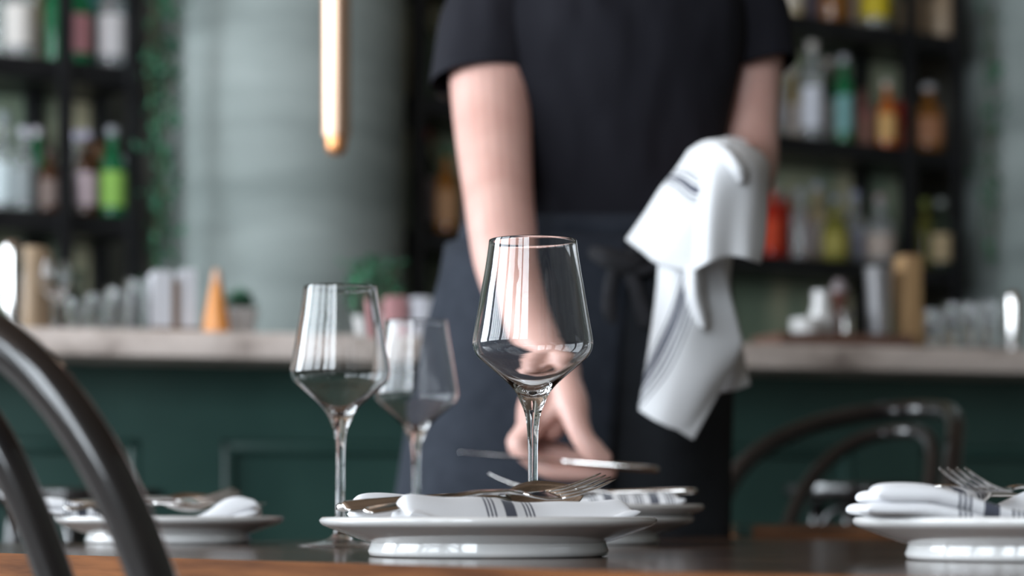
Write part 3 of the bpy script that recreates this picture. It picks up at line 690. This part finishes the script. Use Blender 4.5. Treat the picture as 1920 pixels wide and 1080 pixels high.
PLATE_TOP = [(0, .0102), (.069, .0104), (.076, .0122), (.084, .0168), (.097, .0237), (.109, .0272), (.30, .0274)]
def plate_top(r):
    for (a, za), (b, zb) in zip(PLATE_TOP, PLATE_TOP[1:]):
        if r <= b: return za + (zb - za) * (r - a) / (b - a)
    return PLATE_TOP[-1][1]
def napkin(label, plate_c, shift, rz, L, W, layers, group, bands, base=0.0):
    """folded towel lying in a plate: soft slabs (one per fold) whose tops swell into rolls; each layer = (tops(u, v), end shift, mode)"""
    bm = bmesh.new(); nu, nv = 64, 44; floor_ = None; cz, sz = math.cos(rz), math.sin(rz)
    prev = [[None] * (nv + 1) for _ in range(nu + 1)]
    for tops, dx, mode in layers:
        up, dn = [], []
        for i in range(nu + 1):
            a, b = [], []
            for j in range(nv + 1):
                u, v = -1 + 2 * i / nu, -1 + 2 * j / nv
                u = math.sin(math.pi / 2 * u); v = math.sin(math.pi / 2 * v)
                e = max((1 - abs(u) ** 30) * (1 - abs(v) ** 20), 0) ** .5
                x = u * L / 2 + dx * max(0, -u) + .0020 * math.sin(5 * v + 1.3) * abs(u); y = v * W / 2 + .0022 * math.sin(4.2 * u + .6)
                lf = prev[i][j] if prev[i][j] is not None else plate_top(math.hypot(shift[0] + cz * x - sz * y, shift[1] + sz * x + cz * y)) + .0006
                h = tops(u, v)
                top = max(h + .0102, lf + .007) if mode == 'max' else lf + h
                mid = lf + (top - lf) * .45
                a.append(bm.verts.new((x, y, mid + (top - mid) * e))); b.append(bm.verts.new((x, y, mid - (mid - lf) * e)))
                prev[i][j] = top - .0004
            up.append(a); dn.append(b)
        for i in range(nu):
            for j in range(nv):
                bm.faces.new((up[i][j], up[i + 1][j], up[i + 1][j + 1], up[i][j + 1])); bm.faces.new((dn[i][j], dn[i][j + 1], dn[i + 1][j + 1], dn[i + 1][j]))
    bmesh.ops.remove_doubles(bm, verts=bm.verts[:], dist=1e-6)
    o = obj('napkin', bm, stripe_mat('striped_white_cotton', 'X', bands)); o.location = plate_c + Vector((shift[0], shift[1], base)); o.rotation_euler = (0, 0, rz)
    return tag(o, label, 'napkin', group)
NG = 'folded white napkins with dark stripes on the plates'
def g(x, c, s): return math.exp(-((x - c) / s) ** 2)
# middle place
def topsC(u, v):
    front = .0262 * g(v, -.72, .30) * (1 - .10 * math.sin(2.0 * u + .5)) + .0022 * g(u, .85, .25) * g(v, -.7, .4)
    back = .0300 * g(v, .75, .30) * (1 if u < -.15 else max(.35, 1 - (u + .15) * 1.6))
    return .0125 + max(front - .010, 0) + max(back - .010, 0) + .0008 * math.sin(9 * u + 3 * v)
napkin('folded white napkin with dark woven stripes on the middle plate', plC, (.001, -.002), R(22), .160, .130, [(topsC, 0, 'max')], NG, triple(-.008))
fork('steel fork with tines raised to the right on the middle plate', P(685, 959, 1.455), P(1135, 902, 1.553), R(14), 'steel forks laid on the napkins')
spoon('steel spoon with its bowl raised to the right on the middle plate', P(644, 950, 1.500), P(1100, 925, 1.590), R(30), 'steel spoons laid on the napkins')
knife('steel table knife lying on the middle plate under spoon and fork', P(634, 951, 1.535), P(1040, 945, 1.63), 0, 'steel table knives')
# right place
def topsR(u, v):
    return .0080 + .0026 * g(v, -.62, .5) * (1 - .35 * u) + .0170 * g(v, .62, .34) * (1 if u > .2 else max(0, 1 + (u - .2) * 2.2)) + .0008 * math.sin(6 * u)
def lowR(u, v): return .0080
napkin('folded white napkin with dark stripes on the plate at the right edge', plR, (-.020, -.016), R(-3), .185, .125, [(lowR, -.002, 'add'), (topsR, .004, 'add')], NG, triple(-.021, 1.1))
fork('steel fork with bright tines pointing up left on the right plate', P(2060, 950, 1.515), P(1764, 883, 1.365), R(0), 'steel forks laid on the napkins')
spoon('steel spoon behind the upright fork on the right plate', P(2010, 952, 1.56), P(1703, 911, 1.40), R(8), 'steel spoons laid on the napkins')
# left place
def topsL(u, v):
    return .0055 + .0050 * g(u, -.85, .6) + .011 * g(u, .72, .24) * (1 - .3 * v) + .0008 * math.sin(7 * v + 2 * u)
def lowL(u, v): return .0065
napkin('folded white napkin on the left plate behind the near chair', plL, (-.016, -.006), R(4), .212, .12, [(lowL, .004, 'add'), (topsL, -.002, 'add')], NG, triple(-.060))
fork('steel fork with tines raised to the right on the left plate', P(122, 953, 2.17), P(420, 926, 2.275), R(16), 'steel forks laid on the napkins')
spoon('steel spoon reflecting brown wood on the left plate', P(96, 945, 2.22), P(368, 938, 2.315), R(22), 'steel spoons laid on the napkins')
knife('steel table knife lying on the left plate\'s napkin', P(88, 944, 2.19), P(330, 944, 2.2), 0, 'steel table knives')
# stack
def topsS(u, v):
    return .0150 + .0120 * g(v, -.5, .5) * (1 - .45 * g(u, -.30, .35)) + .014 * g(v, .4, .5) * g(u, -.75, .4) + .0006 * math.sin(9 * u)
napkin('folded white napkin with stripes on the stacked plates behind the middle glass', plS + Vector((.010, 0, .0116)), (.004, -.004), R(5), .165, .115, [(topsS, 0, 'max')], NG, triple(.012) + triple(.055))
fork('steel fork with tines showing left of the middle glass stem, on stacked plates', P(1240, 944, 2.15), P(964, 903, 2.23), R(14), 'steel forks laid on the napkins')
knife('steel table knife projecting to the right from the stacked plates', P(1307, 920, 2.18), P(1000, 928, 2.24), 0, 'steel table knives')

# ------------------------------------------------------------------ the waiter
D = 3.05
px_m = F / D
per = thing('person', 'person in black T-shirt and long dark apron, bending an arm to lay a knife', 'person', (.10, D, 0))
inv = Matrix.Translation((-.10, -D, 0))
def pbm_finish(bm): bmesh.ops.transform(bm, matrix=inv, verts=bm.verts[:])
bm = bmesh.new()
# torso, neck, head
def T(px, py, d=D): return P(px, py, d)
tube(bm, [T(1100, 760), T(1105, 600), T(1110, 430), T(1120, 250), T(1130, 90), T(1136, 0)], [.15, .158, .155, .168, .178, .12], 24, 6, True, flat=[.62, .62, .60, .60, .58, .6], ref=(1, 0, 0), roundcap=True)
tube(bm, [T(935, 5, 3.03), T(1040, -30), T(1136, -40), T(1250, -30), T(1385, 5, 3.08)], [.055, .066, .07, .066, .055], 16, 5, True, roundcap=True)
tube(bm, [T(1136, -40, 3.05), T(1134, -110, 3.01), T(1132, -190, 2.98)], [.066, .058, .060], 16, 5, True, roundcap=True)
hc = T(1132, -300, 2.95)
def blob(c, rx, ry, rz):
    r_ = bmesh.ops.create_uvsphere(bm, u_segments=24, v_segments=16, radius=1)
    for v in r_['verts']: v.co = Vector((c[0] + v.co.x * rx, c[1] + v.co.y * ry, c[2] + v.co.z * rz))
blob(hc + Vector((0, .015, .02)), .076, .094, .098)
blob(hc + Vector((0, -.03, -.055)), .056, .062, .066)
blob(hc + Vector((0, -.062, -.100)), .024, .022, .020)          # chin
tube(bm, [hc + Vector((0, -.078, .020)), hc + Vector((0, -.092, -.010)), hc + Vector((0, -.100, -.032))], [.008, .011, .015], 10, 4, True, roundcap=True)   # nose
tube(bm, [hc + Vector((-.022, -.080, -.066)), hc + Vector((0, -.088, -.064)), hc + Vector((.022, -.080, -.066))], [.006, .009, .006], 10, 4, True, roundcap=True)  # mouth
for s in (-1, 1):
    blob(hc + Vector((s * .077, .012, -.010)), .010, .022, .032)   # ear
    blob(hc + Vector((s * .030, -.074, .016)), .014, .010, .010)   # eye
# legs
for s in (-1, 1):
    tube(bm, [(.10 + s * .085, D, .86), (.10 + s * .09, D + .01, .50), (.10 + s * .095, D + .03, .10)], [.085, .058, .042], 16, 5, True, roundcap=True)
# his right arm (image left), reaching forward and down
arm = [T(925, 0, 3.04), T(925, 70, 3.02), T(921, 150, 2.98), T(926, 260, 2.92), T(935, 370, 2.84), T(942, 430, 2.80), T(952, 500, 2.76), T(985, 595, 2.69), T(1030, 670, 2.63), T(1046, 705, 2.61)]
tube(bm, arm, [.060, .058, .0545, .0495, .0440, .0425, .0395, .0345, .0290, .0280], 20, 6, True, roundcap=True)
# palm: metacarpals side by side, the back of the hand to the image left
dh = 2.585
wrist = T(1046, 700, 2.61)
mcps = [T(1000, 805, 2.560), T(990, 806, 2.580), T(988, 802, 2.600), T(994, 794, 2.620)]        # index .. little
for k, q in enumerate(mcps):
    s = wrist + Vector((-.010 + .0, (k - 1.5) * .010, -.010))
    tube(bm, [s, (s + q) / 2 + Vector((-.006, 0, 0)), q], [.019, .0175, .0135 - .0006 * k], 14, 5, True, roundcap=True)
tube(bm, [wrist + Vector((0, 0, .004)), T(1050, 750, 2.59), T(1035, 800, 2.58)], [.025, .023, .016], 14, 5, True, roundcap=True)   # palm body
fing = [   # PIP, DIP, tip for index .. little
    ([T(976, 838, 2.555), T(1036, 884, 2.552), T(1146, 886, 2.556)], .0102),
    ([T(968, 838, 2.580), T(1030, 866, 2.578), T(1112, 872, 2.578)], .0100),
    ([T(966, 832, 2.602), T(1022, 846, 2.604), T(1088, 856, 2.600)], .0096),
    ([T(974, 826, 2.624), T(1018, 832, 2.626), T(1062, 842, 2.620)], .0086)]
for q, (f3, r) in zip(mcps, fing):
    b = f3[0]
    tube(bm, [q, (q + b) / 2 + Vector((-.002, 0, 0)), b, (b + f3[1]) / 2 + Vector((-.003, 0, -.003)), f3[1], (f3[1] + f3[2]) / 2 + Vector((0, 0, -.0015)), f3[2]], [r * 1.22, r * 1.08, r * 1.10, r, r, r * .92, r * .72], 12, 5, True, roundcap=True)
# thumb
tube(bm, [T(1056, 712, 2.595), T(1072, 755, 2.565), T(1082, 795, 2.548), T(1096, 826, 2.540), T(1114, 846, 2.540), T(1134, 858, 2.542)], [.0200, .0195, .0150, .0132, .0134, .0092], 14, 5, True, roundcap=True)
tube(bm, [T(1060, 720, 2.58), T(1048, 760, 2.565), T(1010, 800, 2.562)], [.015, .010, .009], 12, 5, True, roundcap=True)      # web of the thumb
# his left arm (image right): elbow bent, forearm carried forward under the towel
arm2 = [T(1392, 0, 3.08), T(1398, 70, 3.10), T(1396, 150, 3.10), T(1397, 230, 3.09), T(1402, 300, 3.06), T(1395, 330, 3.00), T(1378, 325, 2.92), T(1362, 312, 2.84)]
tube(bm, arm2, [.058, .055, .050, .046, .042, .041, .037, .029], 20, 6, True, roundcap=True)
w2 = T(1360, 311, 2.83)
for k in range(4):                                   # fist under the cloth
    o_ = Vector(((k - 1.5) * .017, 0, .004 - .003 * abs(k - 1.5)))
    tube(bm, [w2 + o_ * .6, w2 + o_ + Vector((-.004, -.045, .008)), w2 + o_ + Vector((-.006, -.085, .004)), w2 + o_ + Vector((-.006, -.112, -.018)), w2 + o_ + Vector((-.005, -.098, -.038)), w2 + o_ + Vector((-.004, -.074, -.036))], [.016, .0145, .0110, .0100, .0095, .0078], 12, 4, True, roundcap=True)
tube(bm, [w2 + Vector((-.02, -.01, -.005)), w2 + Vector((-.037, -.040, -.014)), w2 + Vector((-.030, -.075, -.030)), w2 + Vector((-.008, -.095, -.046))], [.016, .014, .0112, .0085], 12, 4, True, roundcap=True)
pbm_finish(bm)
body = obj('body', bm, M['skin'], per)
rm = body.modifiers.new('skin', 'REMESH'); rm.mode = 'VOXEL'; rm.voxel_size = .0028; rm.use_smooth_shade = True
sm = body.modifiers.new('soft', 'SMOOTH'); sm.factor = .5; sm.iterations = 6
# hair
bm = bmesh.new(); blob(hc + Vector((0, .024, .034)), .082, .096, .096)
for v in list(bm.verts):
    if v.co.y < hc.y - .035 and v.co.z < hc.z + .065: v.co.y = hc.y - .035
    if v.co.z < hc.z - .045: v.co.z = hc.z - .045
pbm_finish(bm); obj('hair', bm, M['hair'], per)
# T-shirt: trunk and two open sleeves
bm = bmesh.new()
def fold(a, seed):
    return lambda t: a * (math.sin(5 * t + seed) * .5 + math.sin(11 * t + seed * 2.3) * .3)
rings = []
for py, cx, hw, dp, ff in ((520, 1108, 246, .125, .010), (470, 1108, 246, .128, .010), (430, 1108, 243, .130, .016), (380, 1109, 242, .131, .012), (320, 1112, 240, .131, .010), (260, 1117, 243, .132, .008), (200, 1122, 251, .133, .008), (140, 1127, 260, .134, .006), (80, 1132, 268, .132, .004), (30, 1136, 264, .122, .0), (-10, 1138, 258, .110, 0), (-40, 1138, 225, .092, 0), (-62, 1137, 125, .078, 0), (-72, 1136, 92, .072, 0)):
    c = T(cx, py, D); rings.append(ell((c.x, c.y, c.z), hw / px_m, dp, 48, 2.3, fold(ff, py * .013)))
loft(bm, rings, False)
def sleeve(pts, wd, dpth):
    rs = []
    for (c, tilt), hw, dd in zip(pts, wd, dpth):
        ring = []
        for k in range(32):
            t = 2 * math.pi * k / 32; x = hw * math.cos(t) * (1 + .03 * math.sin(4 * t + c.z * 30)); y = dd * math.sin(t)
            ring.append(Vector((c.x + x, c.y + y, c.z + tilt * x - .10 * y)))
        rs.append(ring)
    loft(bm, rs, False)
sleeve([(T(962, -84, 3.05), .5), (T(960, -82, 3.05), .5), (T(948, -62, 3.045), .5), (T(934, -25, 3.04), .35), (T(920, 30, 3.03), .25), (T(911, 85, 3.01), .18), (T(906, 130, 2.995), .12), (T(904, 150, 2.99), .08), (T(905, 152, 2.99), .08), (T(905, 130, 2.99), .08)], [.002, .034, .062, .072, .0725, .071, .0695, .0695, .067, .066], [.002, .045, .078, .085, .084, .080, .079, .078, .075, .075])
sleeve([(T(1352, -84, 3.08), -.5), (T(1354, -82, 3.08), -.5), (T(1364, -62, 3.085), -.5), (T(1374, -25, 3.09), -.25), (T(1390, 30, 3.10), -.1), (T(1399, 75, 3.10), .08), (T(1408, 118, 3.10), .22), (T(1412, 140, 3.10), .30), (T(1411, 142, 3.10), .30), (T(1410, 120, 3.10), .3)], [.002, .034, .066, .074, .070, .065, .060, .060, .058, .058], [.002, .045, .075, .080, .078, .076, .074, .073, .070, .070])
pbm_finish(bm); ts = obj('t_shirt', bm, M['tshirt'], per); subsurf(ts, 1)
# trousers
bm = bmesh.new()
for s in (-1, 1):
    loft(bm, [ell((.10 + s * a, D + b, z), hw, hd, 28) for z, a, b, hw, hd in ((1.0, .07, 0, .105, .115), (.86, .085, 0, .100, .112), (.5, .09, .01, .078, .088), (.10, .095, .03, .066, .075), (.045, .095, .03, .068, .078))], False)
pbm_finish(bm); obj('trousers', bm, M['trousers'], per)
for s in (-1, 1):
    bm = bmesh.new(); loft(bm, [ell((.10 + s * .10, D - .03, z), a, b, 24, 2.4) for z, a, b in ((0, .045, .13), (.02, .050, .138), (.05, .047, .125), (.08, .040, .085), (.10, .036, .060))]); pbm_finish(bm); obj('shoe', bm, M['shoe'], per)
# apron: waistband, wrapped skirt with an overlapping edge, tie knot
bm = bmesh.new(); rings = []
for py, cx, hw, dp in ((424, 1109, 246, .134), (445, 1108, 249, .138), (472, 1107, 251, .139)):
    c = T(cx, py); rings.append(ell(c, hw / px_m, dp, 48, 2.3))
loft(bm, rings, False); pbm_finish(bm); o = obj('waistband', bm, M['apron'], per); so = o.modifiers.new('thickness', 'SOLIDIFY'); so.thickness = .003
def skirt(t0, t1, k_off, m_):
    bm = bmesh.new(); rows_ = []
    for py, xl, xr, dp in ((462, 846, 1362, .140), (520, 836, 1366, .145), (600, 814, 1368, .150), (700, 794, 1368, .156), (800, 776, 1366, .160), (880, 764, 1364, .164), (960, 752, 1364, .168), (1200, 745, 1362, .170), (1400, 752, 1358, .172)):
        c0 = T((xl + xr) / 2, py); hw = (xr - xl) / 2 / px_m + k_off; line = []
        for i in range(41):
            t = t0 + (t1 - t0) * i / 40; w_ = 1 + .012 * math.sin(9 * t + py * .004) * min(1, (py - 440) / 250)
            ct, st = math.cos(t), math.sin(t)
            line.append(bm.verts.new(Vector((c0.x + hw * w_ * math.copysign(abs(ct) ** .9, ct), D + (dp + k_off) * w_ * math.copysign(abs(st) ** .9, st), c0.z))))
        rows_.append(line)
    for a, b in zip(rows_, rows_[1:]):
        for i in range(40): bm.faces.new((a[i], a[i + 1], b[i + 1], b[i]))
    pbm_finish(bm); o = obj('apron_panel', bm, m_, per); so = o.modifiers.new('thickness', 'SOLIDIFY'); so.thickness = .003; so.offset = 1
    return o
M['apron_dark'] = noise_col(mat('black_apron_cloth', (0.008, 0.010, 0.015), 0.92), (0.007, 0.009, 0.013), (0.011, 0.014, 0.019), (1, 1, 1), 40, 4, 0.3, 0.7, 0.15, 0.004)
skirt(R(275), R(395), .0, M['apron_dark'])['label'] = 'black underlapping apron panel'
skirt(R(155), R(282), .006, M['apron'])['label'] = 'charcoal blue overlapping apron panel'
bm = bmesh.new()
kc = T(1160, 492, D - .155)
tube(bm, [kc + Vector((-.030, .004, .012)), kc + Vector((-.012, -.008, .004)), kc + Vector((.012, -.008, -.004)), kc + Vector((.030, .004, .008))], [.010, .014, .014, .010], 12, 5, True, roundcap=True)
tube(bm, [kc + Vector((.0, -.006, 0)), kc + Vector((.020, -.010, -.03)), kc + Vector((.034, .0, -.075))], [.008, .009, .010], 12, 5, True, flat=[.6, .5, .4], roundcap=True)
tube(bm, [kc + Vector((-.004, -.006, 0)), kc + Vector((-.012, -.008, -.04)), kc + Vector((-.010, .0, -.085))], [.008, .009, .010], 12, 5, True, flat=[.6, .5, .4], roundcap=True)
tube(bm, [kc + Vector((0, -.004, 0)), kc + Vector((.03, -.010, .018)), kc + Vector((.05, 0, .0)), kc + Vector((.026, -.008, -.012)), kc], [.007, .007, .007, .007, .006], 10, 5, True, roundcap=True)
pbm_finish(bm); obj('tie_knot', bm, M['trousers'], per)
knife('steel table knife held between thumb and fingers over the table', P(1236, 881, 2.525), P(868, 850, 2.545), R(8), 'steel table knives', 1.0)

# ------------------------------------------------------------------ towel over the forearm
def patch(bm, uvl, grid, fuv, n=6):
    """smooth sheet through a grid of (px, py, d) control points; u along rows, v along columns"""
    ctl = [[P(*q) for q in rw] for rw in grid]
    rows_ = [catmull(rw, n) for rw in ctl]
    cols = list(zip(*rows_)); fin = [catmull(list(cl), n) for cl in cols]      # fin[u][v]
    nu, nv = len(fin), len(fin[0]); vs = [[bm.verts.new(p) for p in cl] for cl in fin]
    for i in range(nu - 1):
        for j in range(nv - 1):
            fc = bm.faces.new((vs[i][j], vs[i + 1][j], vs[i + 1][j + 1], vs[i][j + 1]))
            for l, (a, b) in zip(fc.loops, ((i, j), (i + 1, j), (i + 1, j + 1), (i, j + 1))):
                l[uvl].uv = fuv(b / (nv - 1), a / (nu - 1)) if fuv else (9, b / (nv - 1))
bm = bmesh.new(); uvl = bm.loops.layers.uv.new('UVMap')
# left flap: falls from the hand to a corner at the left; stripes cross it near the top
patch(bm, uvl, [
    [(1292, 282, 2.74), (1318, 266, 2.72), (1345, 262, 2.70), (1372, 268, 2.69)],
    [(1268, 318, 2.73), (1296, 305, 2.70), (1322, 300, 2.675), (1352, 296, 2.66)],
    [(1240, 352, 2.73), (1268, 358, 2.69), (1296, 366, 2.67), (1322, 360, 2.655)],
    [(1208, 402, 2.74), (1240, 412, 2.70), (1274, 430, 2.68), (1310, 440, 2.67)],
    [(1174, 450, 2.75), (1204, 472, 2.72), (1236, 496, 2.70), (1300, 512, 2.68)]], lambda a, b: (a - .14 * (b - .35), b))
# right front lobe: over the fist, falling to a soft hem
patch(bm, uvl, [
    [(1318, 268, 2.74), (1350, 261, 2.72), (1392, 268, 2.72), (1425, 288, 2.74), (1441, 312, 2.77)],
    [(1306, 300, 2.69), (1342, 290, 2.660), (1386, 298, 2.655), (1420, 316, 2.68), (1440, 345, 2.73)],
    [(1304, 360, 2.67), (1336, 352, 2.645), (1380, 354, 2.655), (1414, 368, 2.67), (1438, 395, 2.71)],
    [(1303, 430, 2.665), (1330, 424, 2.640), (1372, 424, 2.655), (1406, 432, 2.665), (1434, 450, 2.70)],
    [(1298, 510, 2.66), (1328, 493, 2.635), (1368, 481, 2.655), (1402, 485, 2.66), (1425, 494, 2.69)]], None)
# small knuckle fold on top of the bundle
patch(bm, uvl, [
    [(1326, 280, 2.672), (1342, 271, 2.655), (1358, 274, 2.668)],
    [(1348, 298, 2.660), (1366, 288, 2.634), (1382, 290, 2.655)],
    [(1366, 324, 2.658), (1386, 316, 2.630), (1404, 314, 2.662)],
    [(1380, 346, 2.662), (1394, 340, 2.645), (1408, 334, 2.668)]], None)
# long lower fall with the bottom corner
patch(bm, uvl, [
    [(1236, 470, 2.72), (1270, 470, 2.70), (1310, 468, 2.72), (1354, 470, 2.74)],
    [(1232, 540, 2.72), (1268, 545, 2.695), (1316, 545, 2.710), (1366, 540, 2.73)],
    [(1222, 620, 2.722), (1272, 622, 2.690), (1328, 620, 2.705), (1386, 616, 2.735)],
    [(1210, 700, 2.726), (1262, 716, 2.695), (1326, 706, 2.70), (1390, 652, 2.735)],
    [(1200, 760, 2.730), (1238, 784, 2.705), (1290, 790, 2.705), (1352, 728, 2.73)],
    [(1200, 768, 2.731), (1236, 788, 2.708), (1270, 806, 2.705), (1300, 824, 2.712)]], lambda a, b: (2 + b - (.62 - .95 * a), b))
# the fold lying over the fall, and the corner behind it
patch(bm, uvl, [
    [(1282, 500, 2.70), (1300, 500, 2.655), (1318, 502, 2.69)],
    [(1284, 550, 2.70), (1302, 552, 2.660), (1320, 548, 2.69)],
    [(1296, 588, 2.695), (1312, 590, 2.668), (1326, 580, 2.69)],
    [(1312, 612, 2.69), (1320, 614, 2.675), (1328, 606, 2.69)]], None)
patch(bm, uvl, [
    [(1330, 478, 2.74), (1352, 474, 2.76), (1372, 478, 2.79)],
    [(1336, 540, 2.78), (1356, 540, 2.785), (1368, 540, 2.80)],
    [(1340, 600, 2.80), (1366, 600, 2.80), (1382, 610, 2.81)],
    [(1345, 680, 2.79), (1378, 676, 2.79), (1398, 686, 2.81)],
    [(1340, 738, 2.79), (1376, 732, 2.79), (1406, 722, 2.81)]], None)
# underside of the bundle and the back layer over the forearm
patch(bm, uvl, [
    [(1340, 290, 2.86), (1380, 268, 2.88), (1420, 282, 2.90), (1444, 312, 2.92)],
    [(1322, 276, 2.76), (1362, 258, 2.77), (1404, 268, 2.78), (1441, 308, 2.79)]], None)
patch(bm, uvl, [
    [(1330, 290, 2.86), (1370, 300, 2.86), (1405, 310, 2.87), (1434, 330, 2.88)],
    [(1320, 400, 2.80), (1356, 400, 2.80), (1396, 400, 2.82), (1430, 410, 2.84)],
    [(1300, 480, 2.76), (1340, 486, 2.76), (1380, 480, 2.79), (1416, 490, 2.82)]], None)
bands = [(.330, .006), (.360, .006), (.415, .026), (.465, .006), (.490, .006), (1.93, .012), (2.0, .040), (2.075, .012), (2.12, .012), (2.18, .010)]
tw = stripe_mat('striped_towel_cotton', 'X', bands, base=(0.66, 0.665, 0.68), uv=True)
o = obj('towel', bm, tw)
so = o.modifiers.new('thickness', 'SOLIDIFY'); so.thickness = .0025; so.offset = 0
tag(o, 'white striped service towel draped over the person\'s bent forearm', 'towel')
